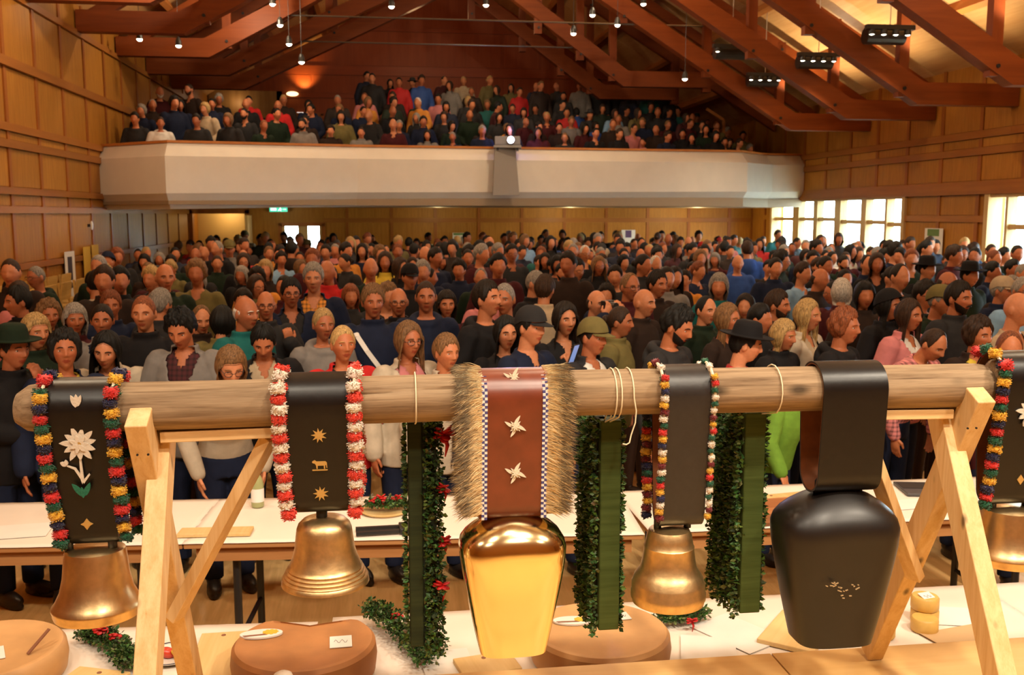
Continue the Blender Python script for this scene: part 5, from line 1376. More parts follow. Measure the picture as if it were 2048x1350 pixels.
# hair ---------------------------------------------------------------------------------
HAIR = {   # thickness, noise, hairline: azimuth (0 front .. 180 back) -> elevation; hang length
    'short': (.021, .28, ((0, 36), (25, 35), (42, 28), (58, 14), (72, -6), (84, -2), (96, 8), (112, -18), (140, -34), (180, -38)), 0),
    'crop': (.007, .25, ((0, 39), (28, 38), (45, 28), (60, 14), (74, -4), (85, 0), (97, 8), (112, -18), (180, -36)), 0),
    'thin': (.009, .10, ((0, 66), (30, 60), (50, 42), (64, 16), (76, -6), (86, 0), (98, 8), (112, -20), (180, -36)), 0),
    'spiky': (.030, .45, ((0, 34), (30, 34), (46, 26), (60, 12), (74, -6), (85, 0), (97, 8), (112, -18), (180, -36)), 0),
    'curly': (.030, .40, ((0, 38), (30, 35), (48, 25), (60, 10), (73, -18), (84, -30), (180, -48)), 0),
    'bob': (.022, .22, ((0, 30), (30, 29), (46, 25), (60, 14), (69, -12), (77, -38), (180, -52)), .045),
    'long': (.020, .26, ((0, 42), (20, 38), (38, 30), (55, 16), (66, -8), (74, -30), (180, -48)), .24),
    'tied': (.012, .10, ((0, 40), (30, 36), (48, 25), (60, 12), (74, -4), (86, 2), (98, 4), (112, -16), (180, -34)), 0),
}
def hair_mesh(style, near):
    key = ('h', style, near)
    if key in _bm: return _bm[key]
    na, nr = {1: (72, 22), 0: (32, 10), 2: (16, 6)}[int(near)]
    r = random.Random(len(style)*7+3); ph = [r.uniform(0, 6.28) for _ in range(8)]
    m = MB()
    if style == 'fringe':
        V = []; azs = [radians(76+208*k/(na-1)) for k in range(na)]
        for az in azs:
            for j in range(9):
                u = j/8; sb = abs(az-pi)/radians(104); el = radians((30-16*sb)*(1-u)+(-36+38*sb**2)*u)
                p = Vector(head_surf([(sin(az)*cos(el), -cos(az)*cos(el), sin(el))])[0])
                t = .008*sin(pi*min(1, max(0, u)))**.6*(1-sb**6)-.001
                V.append(p+p.normalized()*t*(1+.2*sin(az*31+u*5)))
        m.add(V, [(i*9+j, (i+1)*9+j, (i+1)*9+j+1, i*9+j+1) for i in range(na-1) for j in range(8)])
    else:
        T, nz, line, hang = HAIR[style]; ax, ay = [a for a, _ in line], [e for _, e in line]
        rows = nr+(8 if hang else 0); V = []
        for k in range(na):
            az = 2*pi*k/na; az_d = abs((math.degrees(az)+180) % 360-180); ee = float(np.interp(az_d, ax, ay)); last = None
            if style not in ('bob', 'long'): ee += (1.2*sin(az*29+ph[0])+1.2*sin(az*17+ph[1])+.8*sin(az*11+ph[2]))*(2.2 if style in ('short', 'spiky', 'curly') else 1.2)
            hg = hang*min(1, max(0, (az_d-52)/18)) if hang else 0
            for j in range(rows):
                if j < nr:
                    s = (j+.15)/(nr-1+.15); el = radians(90-(90-ee)*s); d = (sin(az)*cos(el), -cos(az)*cos(el), sin(el))
                    p = Vector(head_surf([d])[0]); n = Vector((d[0]/.9, d[1], d[2])).normalized()
                    cl = sin(az*19+ph[0]+3*s)+.7*sin(az*34+ph[1]-5*s)+.5*sin(az*7+ph[2]+9*s)
                    if style == 'curly': cl = 1.4*sin(az*9+ph[3]+s*2)*sin(s*17+ph[4])+.8*sin(az*17+s*11)
                    if style == 'spiky': cl = 1.3*sin(az*13+ph[5])*sin(s*15+ph[6])+.6*cl
                    th = T*(1+nz*cl*.6)*(1-(.80 if az_d < 62 else .5)*s**3*(0 if hg > .02 else 1))
                    if j == nr-1 and hg < .01: th = -.003
                    elif j == nr-2 and hg < .01: th *= .55
                    p = p+n*float(th); last = (p, n); V.append(p)
                else:
                    u = (j-nr+1)/(rows-nr); p, n = last; cl = 1+.10*sin(az*23+ph[7])
                    back = max(0, -cos(az)); h = Vector((n.x, n.y, 0))
                    if h.length > .01: h.normalize()
                    q = p+Vector((0, 0, -hg*u*(1-.25*back)))+h*(.014*u*(1-u)*2+.020*u*hg/.24)*cl
                    if hg > .1: q.y = q.y*(1-.25*u) if q.y < 0 else q.y
                    V.append(q)
        top = len(V); p = Vector(head_surf([(0, 0, 1)])[0])+Vector((0, 0, T)); V.append(p)
        F = [(k*rows+j, ((k+1) % na)*rows+j, ((k+1) % na)*rows+j+1, k*rows+j+1) for k in range(na) for j in range(rows-1)]
        F += [(top, ((k+1) % na)*rows, k*rows) for k in range(na)]
        m.add(V, F)
        if style == 'tied': m.ell((0, .118, .02), (.036, .032, .036), None, 14, 10)
    _bm[key] = m.mesh('hair', smooth=True, fix=True); return _bm[key]
def beard_mesh():
    if 'beard' in _bm: return _bm['beard']
    V = []; na, nj = 30, 9
    for k in range(na):
        az = radians(-84+168*k/(na-1)); e = abs(az)/radians(84)
        for j in range(nj):
            u = j/(nj-1); el = radians((-35+33*e**1.5)*(1-u)+(-72+20*e)*u)
            p = Vector(head_surf([(sin(az)*cos(el), -cos(az)*cos(el), sin(el))])[0]); t = .008*sin(pi*u)**.5*(1-e**8)-.001
            V.append(p+p.normalized()*t*(1+.2*sin(az*40+u*9)))
    m = MB(); m.add(V, [(i*nj+j, (i+1)*nj+j, (i+1)*nj+j+1, i*nj+j+1) for i in range(na-1) for j in range(nj-1)])
    m.tube([(-.026, -.0885, -.052), (-.012, -.099, -.047), (0, -.102, -.0455), (.012, -.099, -.047), (.026, -.0885, -.052)], [.003, .0055, .005, .0055, .003], 6)
    _bm['beard'] = m.mesh('beard', smooth=True); return _bm['beard']
def hat_mesh(kind):
    if kind in _bm: return _bm[kind]
    m = MB()
    if kind in ('cap', 'beanie'):
        na, nr = 40, 10; V = []
        for k in range(na):
            az = 2*pi*k/na
            for j in range(nr):
                s = (j+.1)/(nr-1+.1); ee = (18 if kind == 'cap' else 14+18*max(0, cos(az))) - 22*max(0, -cos(az)); el = radians(90-(90-ee)*s)
                d = (sin(az)*cos(el), -cos(az)*cos(el), sin(el)); p = Vector(head_surf([d])[0]); n = Vector(d)
                V.append(p+n*(.017+(.006 if kind == 'beanie' else .008*sin(pi*min(1, s)))))
        V.append(Vector((0, 0, .143))); L = na*nr
        F = [(k*nr+j, ((k+1) % na)*nr+j, ((k+1) % na)*nr+j+1, k*nr+j+1) for k in range(na) for j in range(nr-1)]+[(L, ((k+1) % na)*nr, k*nr) for k in range(na)]
        m.add(V, F)
        if kind == 'cap':
            pts = []; n = 14
            up = [(.076*sin(a), -.080*cos(a)-.012, .036) for a in [radians(-62+124*k/n) for k in range(n+1)]]
            dn = [(.070*sin(a), -.080*cos(a)-.088*cos(a*1.25)**.8-.012, .026-.006*cos(a)) for a in [radians(-62+124*k/n) for k in range(n+1)]]
            vs = up+dn+[(x, y, z-.004) for x, y, z in up]+[(x, y, z-.004) for x, y, z in dn]; q = n+1
            fs = [(k, k+1, q+k+1, q+k) for k in range(n)]+[(2*q+k, 3*q+k, 3*q+k+1, 2*q+k+1) for k in range(n)]+[(q+k, q+k+1, 3*q+k+1, 3*q+k) for k in range(n)]
            m.add(vs, fs)
    else:   # felt hat
        m.lathe([(.001, .158), (.045, .160), (.068, .150), (.078, .12), (.086, .070), (.090, .058), (.135, .060), (.150, .066), (.150, .062), (.135, .055), (.09, .050), (.080, .050)], 36, (0, .006, 0), 1, 1.16)
    _bm[kind] = m.mesh(kind, smooth=True, fix=True); return _bm[kind]
def glasses_mesh():
    if 'glasses' in _bm: return _bm['glasses']
    m = MB()
    for sx in (-1, 1):
        m.tube([(sx*.032+.024*cos(a)*1.0, -.1005+.012*(sx*.032+.024*cos(a))**2/.0036, .000+.017*sin(a)) for a in [2*pi*k/20 for k in range(21)]], .0021, 6, cap=False)
        m.tube([(sx*.056, -.088, .006), (sx*.076, -.02, .008), (sx*.079, .012, .006)], .0018, 6)
    m.tube([(-.009, -.1015, .004), (0, -.104, .006), (.009, -.1015, .004)], .002, 6)
    _bm['glasses'] = m.mesh('glasses', smooth=True); return _bm['glasses']
def eye_mesh():
    if 'eye' in _bm: return _bm['eye']
    m = MB(); m.ell((0, 0, 0), (.0125, .0075, .0062), None, 16, 10, (.62, .55, .48)); m.ell((0, -.0042, .0002), (.0056, .0042, .0056), None, 12, 8, (.035, .02, .012))
    _bm['eye'] = m.mesh('eye', smooth=True); return _bm['eye']
def brow_mesh():
    if 'brow' in _bm: return _bm['brow']
    m = MB(); P = []
    for u in (-.018, -.008, .002, .012, .019):
        x = .032+u; z = .0235+.004*(1-(u/.019)**2)-.002*(u > .01); y = head_surf([Vector((x/.0735, -.86, z/.12)).normalized()])[0][1]; P.append((x, y-.0015, z))
    m.tube(P, [.0022, .0034, .0036, .003, .0016], 6); _bm['brow'] = m.mesh('eyebrow', smooth=True); return _bm['brow']
SKINM = tinted('skin', .52, .07, 60, .05, attr=True); HAIRM = tinted('hair', .6, .62, 30, .55, stretch=(5, 5, .7), spec=.25)
CLOTHM = tinted('cloth', .85, .12, 14, .16, spec=.2, dist=.012); PLAIDM = None
def plaid():
    m, nt, b = newmat('plaid_cloth'); N, L = nt.nodes, nt.links; tc = N.new('ShaderNodeTexCoord'); sp = N.new('ShaderNodeSeparateXYZ'); L.new(tc.outputs['Object'], sp.inputs[0]); f = []
    for ax in (0, 2):
        mu = N.new('ShaderNodeMath'); mu.operation = 'MULTIPLY'; mu.inputs[1].default_value = 190; L.new(sp.outputs[ax], mu.inputs[0])
        si = N.new('ShaderNodeMath'); si.operation = 'SINE'; L.new(mu.outputs[0], si.inputs[0]); gt = N.new('ShaderNodeMath'); gt.operation = 'GREATER_THAN'; gt.inputs[1].default_value = .25; L.new(si.outputs[0], gt.inputs[0]); f.append(gt)
    ad = N.new('ShaderNodeMath'); ad.operation = 'ADD'; L.new(f[0].outputs[0], ad.inputs[0]); L.new(f[1].outputs[0], ad.inputs[1])
    mr = N.new('ShaderNodeMapRange'); mr.inputs[2].default_value = 2; mr.inputs[3].default_value = 1.25; mr.inputs[4].default_value = .35; L.new(ad.outputs[0], mr.inputs[0])
    oi = N.new('ShaderNodeObjectInfo'); mx = N.new('ShaderNodeVectorMath'); mx.operation = 'SCALE'; L.new(oi.outputs['Color'], mx.inputs[0]); L.new(mr.outputs[0], mx.inputs['Scale']); L.new(mx.outputs[0], b.inputs['Base Color']); b.inputs['Roughness'].default_value = .85
    return m
PLAIDM = plaid()
EYEM = tinted('eye', .2, 0, 10, 0, objcol=False, attr=True); GLM = plain('spectacle_frame', (.02, .016, .014), .3)
HC = {'black': (.006, .005, .004), 'dark brown': (.012, .007, .004), 'brown': (.034, .016, .008), 'light brown': (.17, .085, .034), 'blond': (.40, .25, .095), 'grey': (.24, .21, .18), 'white': (.58, .53, .47), 'reddish': (.19, .055, .02)}
TC = {'black': (.010, .009, .010), 'navy': (.010, .015, .038), 'dark grey': (.024, .023, .024), 'dark green': (.010, .020, .010), 'dark brown': (.024, .013, .009), 'maroon': (.055, .008, .010), 'red': (.48, .018, .018), 'blue': (.03, .08, .30), 'light blue': (.22, .38, .58), 'grey': (.20, .18, .165), 'beige': (.45, .34, .22), 'cream': (.48, .40, .30), 'white': (.70, .66, .60), 'teal': (.01, .11, .105), 'pink': (.58, .20, .20), 'yellow': (.72, .52, .06), 'orange': (.62, .24, .035), 'lime green': (.15, .30, .035), 'olive': (.15, .12, .04)}
SK = [(.55, .195, .084), (.48, .16, .066), (.60, .235, .112), (.42, .135, .056), (.55, .21, .095)]
rp = random.Random(2024)
PEOPLE = []
def person(head, spec, label, group=None, floor=0.0, near=True, legs=False, smin=.86, smax=1.10, scale=None):
    pose = spec.get('pose', 'down'); yaw = spec.get('yaw', 0); pitch = spec.get('pitch', 0); fem = spec.get('fem', 0); turn = spec.get('turn', 0)
    Hm = head_m(pose, yaw, pitch); hl = Hm.translation
    s = scale or min(smax, max(smin, (head[2]-floor)/hl.z))
    rz = radians(turn); R3 = Matrix.Rotation(rz, 3, 'Z')
    root = Vector((head[0], head[1], 0))-R3 @ Vector((hl.x*s, hl.y*s, 0)); root.z = floor
    t = empty('person', root, rz, label, 'person', group); t.scale = (s, s, s)
    inst('body', body_mesh(pose, yaw, pitch, fem, near), SKINM, t, None, spec.get('skin') or SK[rp.randrange(5)])
    hair = spec.get('hair', 'short'); hc = HC[spec.get('hc', 'dark brown')]; v = rp.uniform(.85, 1.2); hc = tuple(c*v for c in hc)
    if hair != 'bald': inst('hair', hair_mesh(hair, near), HAIRM, t, Hm, hc)
    if spec.get('hat'):
        inst(spec['hat'] if spec['hat'] != 'hat' else 'felt_hat', hat_mesh(spec['hat']), CLOTHM, t, Hm @ M((0, 0, .004), (0, 0, 0), (1.04, 1.04, 1.03)), TC[spec.get('hatc', 'black')])
    if spec.get('beard'): inst('beard', beard_mesh(), HAIRM, t, Hm, hc)
    if spec.get('glasses'): inst('glasses', glasses_mesh(), GLM, t, Hm)
    k = spec.get('top', 'sweater'); tc = TC[spec.get('tc', 'black')]; mt = PLAIDM if spec.get('plaid') else CLOTHM
    if k == 'jacket' and near:
        inst('jacket', top_mesh('jacket', pose, fem, near), CLOTHM, t, None, tc); inst('shirt', top_mesh('inner', pose, fem, near), mt, t, None, TC[spec.get('ic', 'white')])
    else: inst({'tshirt': 'tee_shirt'}.get(k, k), top_mesh(k if k != 'jacket' else 'coat', pose, fem, near), mt, t, None, tc)
    if near:
        for sx in (-1, 1):
            d = Vector((sx*.0315/.0735, -.90, .004/.12)).normalized(); q = head_surf([d])[0]
            inst('eye', eye_mesh(), EYEM, t, Hm @ M((sx*.0315, q[1]+.0032, .0045), (0, 0, sx*.22)))
            inst('eyebrow', brow_mesh(), HAIRM, t, Hm @ M((0, 0, 0), (0, 0, 0), (sx, 1, 1)), hc)
    if legs:
        inst('trousers', trousers_mesh(fem), CLOTHM, t, None, TC[spec.get('leg', 'navy')])
        for sx in (-1, 1): inst('shoe', shoe_mesh(), plain('shoe_leather', (.02, .015, .012), .4), t, M((sx*.104, 0, 0), (0, 0, sx*.12)))
    PEOPLE.append((root.x, root.y)); t['_n'] = 1; del t['_n']
    return t, Hm
# ---- the people near the stage: (pixel of the face, distance, look, label)
def P(**k): return k
NEARP = [
 (28, 700, 5.5, P(pose='chin', turn=55, hair='short', hat='hat', hatc='dark green', top='coat', tc='black'), 'person in a dark felt hat and black coat holding a hand to the mouth'),
 (72, 665, 6.1, P(fem=1, turn=45, hair='bob', hc='blond', top='coat', tc='dark green'), 'person with a smooth blond bob and dark green coat behind the felt hat'),
 (130, 703, 5.6, P(fem=1, turn=20, pitch=-8, hair='curly', hc='black', top='jacket', tc='navy', ic='yellow'), 'person with short black curls, navy jacket and yellow collar, looking up'),
 (213, 702, 5.5, P(fem=1, pose='bow', turn=10, yaw=-10, pitch=5, hair='long', hc='black', top='jacket', tc='cream', ic='black'), 'person with long black hair and cream jacket looking down over the edelweiss strap'),
 (205, 642, 6.4, P(fem=1, turn=10, hair='tied', hc='dark brown', top='jacket', tc='grey', ic='navy'), 'person with tied dark hair and grey jacket over the edelweiss strap'),
 (288, 628, 6.3, P(pose='cross', hair='crop', hc='reddish', top='coat', tc='black'), 'person with cropped reddish hair and black jacket, arms folded'),
 (362, 660, 5.7, P(pose='cross', pitch=20, turn=-8, hair='spiky', hc='black', top='jacket', tc='grey', ic='maroon', plaid=1), 'person in a grey cardigan over a plaid shirt, arms folded, looking down'),
 (462, 733, 5.45, P(fem=1, pose='bow', pitch=14, turn=18, hair='bob', hc='light brown', glasses=1, top='sweater', tc='cream'), 'person with a light brown bob and glasses bent low over the table'),
 (527, 685, 5.6, P(pose='lean', pitch=20, turn=5, hair='short', hc='black', top='jacket', tc='black', ic='beige'), 'person with thick black hair, black jacket and open collar, looking down'),
 (492, 628, 6.3, P(turn=48, hair='fringe', hc='white', top='coat', tc='teal'), 'older person with white fringe of hair and teal jacket, seen from the side'),
 (532, 612, 6.8, P(turn=8, pose='fist', hair='bald', glasses=1, top='coat', tc='dark grey'), 'bald person with glasses and dark grey jacket, fist raised'),
 (582, 588, 7.0, P(turn=12, hair='short', hc='black', glasses=1, top='jacket', tc='navy', ic='dark grey'), 'tall person with black hair and glasses in a navy jacket'),
 (627, 558, 7.9, P(hair='short', hc='grey', top='jacket', tc='navy', ic='orange', plaid=1), 'tall grey-haired person in an orange checked shirt and navy jacket'),
 (647, 650, 6.0, P(fem=1, turn=20, hair='tied', hc='blond', top='hoodie', tc='grey'), 'fair child in a grey hoodie behind the red jacket'),
 (686, 690, 5.5, P(fem=1, turn=18, pitch=-4, hair='tied', hc='blond', top='jacket', tc='red', ic='dark grey'), 'smiling person with tied fair hair in a red jacket'),
 (746, 605, 6.5, P(turn=10, hair='short', hc='light brown', top='coat', tc='navy'), 'person with short sandy hair and a pale strap across a navy jacket'),
 (797, 605, 7.0, P(hair='fringe', hc='grey', glasses=1, top='coat', tc='black'), 'bald person with grey sides and dark glasses in black'),
 (852, 595, 6.9, P(hair='crop', hc='brown', top='hoodie', tc='navy'), 'young person with cropped hair in a navy hooded top with thick collar'),
 (893, 610, 7.3, P(fem=1, turn=5, hair='bob', hc='dark brown', top='sweater', tc='maroon'), 'person with a dark brown bob and maroon top beside the hooded person'),
 (817, 682, 5.6, P(fem=1, turn=28, hair='long', hc='light brown', glasses=1, top='jacket', tc='cream', ic='pink'), 'person with long light brown hair and glasses in a cream jacket'),
 (893, 706, 5.42, P(turn=30, hair='short', hc='light brown', top='jacket', tc='cream', ic='dark brown'), 'boyish person with light brown hair in cream next to the fur-edged strap'),
 (975, 600, 6.6, P(turn=45, pitch=-8, hair='short', hc='dark brown', top='hoodie', tc='black'), 'person with dark hair in a black jacket gazing up to the side'),
 (1012, 668, 6.0, P(fem=1, turn=12, hair='long', hc='black', top='sweater', tc='black'), 'person with long black hair all in black beside the black cap'),
 (1062, 655, 5.5, P(turn=38, pose='fist', hair='short', hc='black', hat='cap', hatc='dark grey', top='tshirt', tc='navy'), 'person in a dark grey cap and navy tee shirt, hand raised'),
 (1130, 640, 6.1, P(fem=1, turn=15, hair='long', hc='dark brown', top='sweater', tc='black'), 'person with long dark brown hair between the two caps'),
 (1186, 676, 5.5, P(turn=38, hair='crop', hc='dark brown', hat='cap', hatc='olive', top='jacket', tc='dark grey', ic='white'), 'person in an olive cap, white shirt and dark grey cardigan'),
 (1193, 608, 6.7, P(turn=30, pose='photo', hair='fringe', hc='brown', top='coat', tc='navy'), 'balding person lifting a black camera to the eye'),
 (1288, 607, 6.6, P(turn=42, hair='bald', top='coat', tc='dark brown'), 'bald person in a dark brown jacket looking to the side'),
 (1355, 655, 5.6, P(turn=45, pitch=16, hair='spiky', hc='black', beard=1, top='hoodie', tc='dark grey'), 'bearded person with spiky black hair in a dark grey jacket, looking down'),
 (1412, 622, 6.2, P(turn=22, hair='thin', hc='black', top='coat', tc='dark green'), 'person with receding black hair and dark green jacket'),
 (1492, 690, 5.45, P(turn=62, yaw=10, pitch=8, hair='short', hc='black', hat='hat', hatc='black', top='sweater', tc='red', plaid=1), 'person in a black hat and red plaid jacket turned aside'),
 (1567, 672, 5.7, P(fem=1, turn=35, pitch=5, hair='bob', hc='blond', top='coat', tc='black'), 'child with a straight blond bob in a black jacket'),
 (1615, 632, 6.0, P(fem=1, turn=38, hair='long', hc='blond', top='jacket', tc='cream', ic='beige'), 'person with very long blond hair in a cream jacket'),
 (1690, 655, 5.55, P(turn=40, hair='curly', hc='reddish', top='hoodie', tc='black'), 'grinning person with curly ginger hair in a black hooded top'),
 (1777, 612, 6.4, P(fem=1, turn=30, hair='long', hc='black', hat='beanie', hatc='black', top='coat', tc='black'), 'person in a black beanie and black coat over the plain black strap'),
 (1818, 632, 5.95, P(fem=1, turn=25, hair='long', hc='brown', top='jacket', tc='pink', ic='white'), 'person with long brown hair, pink jacket and white top'),
 (1866, 690, 5.45, P(pose='bow', turn=20, pitch=18, hair='thin', hc='brown', top='sweater', tc='pink', plaid=1), 'person in a pink striped shirt bowing so the thin crown shows'),
 (1880, 603, 6.6, P(turn=30, hair='crop', hc='grey', hat='cap', hatc='olive', top='hoodie', tc='dark green'), 'person in an olive cap and dark green hooded jacket beside the bearded one'),
 (1918, 598, 6.5, P(turn=18, hair='short', hc='dark brown', beard=1, top='coat', tc='dark grey'), 'bearded person with short dark hair in a dark grey coat over the second trestle'),
 (1957, 672, 5.6, P(fem=1, turn=12, hair='curly', hc='brown', top='jacket', tc='dark brown', ic='yellow'), 'smiling person with frizzy brown hair above the second trestle'),
 (2018, 700, 5.45, P(fem=1, turn=-20, pitch=10, hair='thin', hc='reddish', top='sweater', tc='maroon'), 'older person with thin reddish hair at the picture edge'),
 (2036, 620, 6.1, P(turn=30, hair='bald', top='sweater', tc='beige'), 'bald person in a beige pullover at the picture edge'),
 (36, 605, 7.0, P(turn=-50, hair='short', hc='black', top='coat', tc='black'), 'person with black hair in profile beside the stacked chairs'),
 (98, 632, 6.8, P(fem=1, turn=30, hair='curly', hc='light brown', top='coat', tc='dark brown'), 'person with light brown curls behind the blond bob'),
 (150, 640, 6.7, P(fem=1, turn=25, hair='bob', hc='grey', top='coat', tc='maroon'), 'person with a grey bob and maroon coat above the edelweiss strap'),
 (222, 612, 7.2, P(turn=15, hair='short', hc='reddish', top='coat', tc='navy'), 'person with short reddish hair behind the tied dark hair'),
 (322, 610, 7.2, P(turn=150, hair='short', hc='grey', top='coat', tc='dark grey'), 'grey-haired person turned away, behind the folded arms'),
 (403, 640, 6.6, P(turn=20, pitch=10, hair='thin', hc='light brown', top='coat', tc='dark brown'), 'person with thin light hair behind the grey cardigan'),
 (445, 645, 6.6, P(fem=1, turn=165, hair='bob', hc='black', top='coat', tc='olive'), 'person with a black bob turned away, next to the teal jacket'),
 (1240, 645, 6.2, P(fem=1, turn=60, hair='tied', hc='brown', top='coat', tc='olive'), 'person in an olive jacket half hidden by the olive cap'),
 (1455, 640, 6.1, P(fem=1, turn=40, hair='long', hc='light brown', top='sweater', tc='dark brown'), 'person with long light brown hair behind the black hat'),
 (1520, 640, 6.3, P(turn=40, hair='short', hc='black', top='coat', tc='black'), 'person with a shock of black hair behind the black hat'),
 (1555, 612, 6.9, P(turn=45, hair='short', hc='brown', beard=1, top='coat', tc='dark brown'), 'bearded person with brown hair over the third garland'),
 (1592, 775, 5.35, P(turn=30, hair='short', hc='dark brown', top='coat', tc='lime green', pose='lean'), 'small child in a lime green jacket behind the log beside the black strap'),
 # further back, picked out by colour
 (195, 568, 9.2, P(turn=170, hair='short', hc='black', top='sweater', tc='cream'), 'black-haired person in a cream top turned to the stacked chairs'),
 (240, 562, 9.0, P(turn=20, hair='short', hc='black', top='coat', tc='black'), 'black-haired person in black beside the cream top'),
 (330, 556, 9.0, P(turn=25, hair='bald', top='coat', tc='dark green'), 'bald person in dark green over the first trestle'),
 (393, 548, 9.6, P(fem=1, hair='curly', hc='light brown', top='sweater', tc='olive'), 'person with frizzy light hair and olive top beyond the plaid shirt'),
 (1090, 580, 8.0, P(turn=150, hair='short', hc='brown', top='coat', tc='beige'), 'person in a beige jacket turned away above the brown strap'),
 (1072, 568, 8.6, P(turn=50, hair='crop', hc='grey', top='coat', tc='black'), 'person with cropped grey hair in black next to the beige jacket'),
 (1260, 575, 8.0, P(turn=20, hair='thin', hc='light brown', glasses=1, top='coat', tc='maroon'), 'person with receding light hair and glasses over the second garland'),
 (1315, 570, 8.2, P(turn=25, hair='short', hc='dark brown', top='coat', tc='dark brown'), 'person with dark hair behind the bald brown jacket'),
 (770, 525, 12.0, P(fem=1, hair='long', hc='brown', top='coat', tc='yellow'), 'long-haired person in a bright yellow jacket far back in the hall'),
 (845, 545, 10.2, P(hair='short', hc='grey', top='coat', tc='navy'), 'grey-haired person in navy in the middle of the hall'),
 (820, 555, 9.6, P(turn=15, hair='short', hc='black', hat='cap', hatc='black', top='coat', tc='black'), 'person in a black cap in the middle of the hall'),
 (1606, 548, 10.0, P(turn=25, hair='short', hc='brown', top='sweater', tc='light blue'), 'person in a light blue shirt before the first window'),
 (1640, 560, 9.2, P(turn=35, pitch=5, hair='fringe', hc='brown', top='coat', tc='dark brown'), 'balding person in dark brown under the first window'),
 (1683, 585, 8.2, P(fem=1, turn=150, hair='bob', hc='white', top='coat', tc='maroon'), 'person with a white bob seen from behind over the plain black strap'),
 (1735, 530, 11.2, P(turn=-10, hair='thin', hc='black', top='coat', tc='navy'), 'balding person in navy standing against the first window'),
 (1800, 515, 12.5, P(turn=-60, hair='short', hc='black', top='sweater', tc='white'), 'black-haired person in a white shirt at the end of the first window'),
 (1855, 540, 10.2, P(turn=15, hair='short', hc='black', hat='hat', hatc='black', top='coat', tc='black'), 'person in a wide black hat below the pale poster'),
 (1940, 552, 9.6, P(turn=15, hair='short', hc='black', hat='hat', hatc='black', top='coat', tc='dark green'), 'person in a black hat and dark green coat by the second window'),
 (2005, 582, 8.0, P(turn=25, hair='short', hc='grey', hat='cap', hatc='beige', top='coat', tc='navy'), 'person in a beige cap near the second window'),
 (1985, 545, 10.5, P(turn=30, hair='short', hc='black', top='coat', tc='navy'), 'black-haired person in navy against the second window'),
 (2025, 540, 10.8, P(turn=10, hair='short', hc='black', top='coat', tc='dark grey'), 'black-haired person in grey against the second window'),
]
made = []
def place(px, py, Y, sp, lab):
    hp = atY(px, py, Y); hl = head_m(sp.get('pose', 'down'), sp.get('yaw', 0), sp.get('pitch', 0)).translation
    lo = .62 if 'small child' in lab else .74 if 'child' in lab or 'boyish' in lab else .90
    s = hp.z/hl.z                # keep the body in human proportions: slide along the line of sight when needed
    if s > 1.08: hp = atZ(px, py, hl.z*1.08)
    elif s < lo: hp = atZ(px, py, hl.z*lo)
    return hp, hl
def root_of(hp, hl, turn):
    s = hp.z/hl.z; q = Matrix.Rotation(radians(turn), 3, 'Z') @ Vector((hl.x*s, hl.y*s, 0)); return Vector((hp.x-q.x, hp.y-q.y))
NP = [list(p) for p in NEARP]
for it in range(60):             # shoulder room
    R_ = [root_of(*place(*p), p[3].get('turn', 0)) for p in NP]; moved = False
    for i in range(len(NP)):
        for j in range(i):
            q = R_[i]-R_[j]; d = sqrt((q.x/.54)**2+(q.y/.40)**2)
            if d < 1:
                k, o = (i, j) if R_[i].y > R_[j].y else (j, i)
                NP[k][2] += .03; moved = True
                if NP[o][2] > 6.0: NP[o][2] -= .015
    if not moved: break
for p in NP:                     # bodies stay behind the second row of tables
    for it in range(30):
        if root_of(*place(*p), p[3].get('turn', 0)).y < 5.78: p[2] += .03
for px, py, Y, sp, lab in NP:
    hp, hl = place(px, py, Y, sp, lab)
    t, Hm = person(hp, sp, lab, None, 0.0, Y < 9, legs=t_y < 6.6 if (t_y := hp.y) else False, smin=.6, smax=1.12)
    made.append((px, py, t, Hm, lab))
# ---- things people hold or wear on top
def at_head(lab): return next((t, Hm) for _, _, t, Hm, l in made if lab in l)
t, Hm = at_head('lifting a black camera'); Wm = Matrix.LocRotScale(t.location, t.rotation_euler, t.scale) @ Hm
c = empty('camera', (0, 0, 0), 0, 'black camera held to the eye above the second garland', 'camera'); c.matrix_world = Wm @ M((0, -.150, .0))
m = MB(); m.box((0, 0, 0), (.13, .06, .09)); m.build('camera_case', BLACKM, c, bevel=.008)
m = MB(); m.tube([(0, -.03, 0), (0, -.10, 0)], [.036, .034], 16); m.build('lens', HOUS, c, smooth=True, angle=40)
t, Hm = at_head('in a dark grey cap and navy tee'); Wm = Matrix.LocRotScale(t.location, t.rotation_euler, t.scale)
c = empty('phone', (0, 0, 0), 0, 'dark phone with a lit edge in the raised hand beside the dark grey cap', 'phone'); c.matrix_world = Wm @ lean_m('fist') @ M((.145, -.262, 1.49), (.3, 0, .2))
m = MB(); m.box((0, 0, 0), (.07, .009, .14)); m.build('phone_case', BLACKM, c, bevel=.003)
m = MB(); m.box((0, -.005, 0), (.062, .001, .128)); m.build('screen', plain('phone_screen', (.1, .15, .3), .2, emit=(.35, .5, 1), estr=.5), c)
t, Hm = at_head('pale strap across'); Wm = Matrix.LocRotScale(t.location, t.rotation_euler, t.scale)
m = MB(); P_ = [(-.14, -.02, 1.46), (-.128, -.115, 1.40), (-.07, -.163, 1.30), (.0, -.168, 1.20), (.07, -.163, 1.10), (.13, -.135, 1.02), (.17, -.06, .96)]
for a_, b_ in zip(P_[:-1], P_[1:]): m.bar(a_, b_, .034, .006, up=(0, -1, 0))
o = m.build('shoulder_strap', PAPER, None); o.matrix_world = Wm; tag(o, 'pale strap slung across the navy jacket of the sandy-haired person', 'bag strap')
t, Hm = at_head('black beanie')
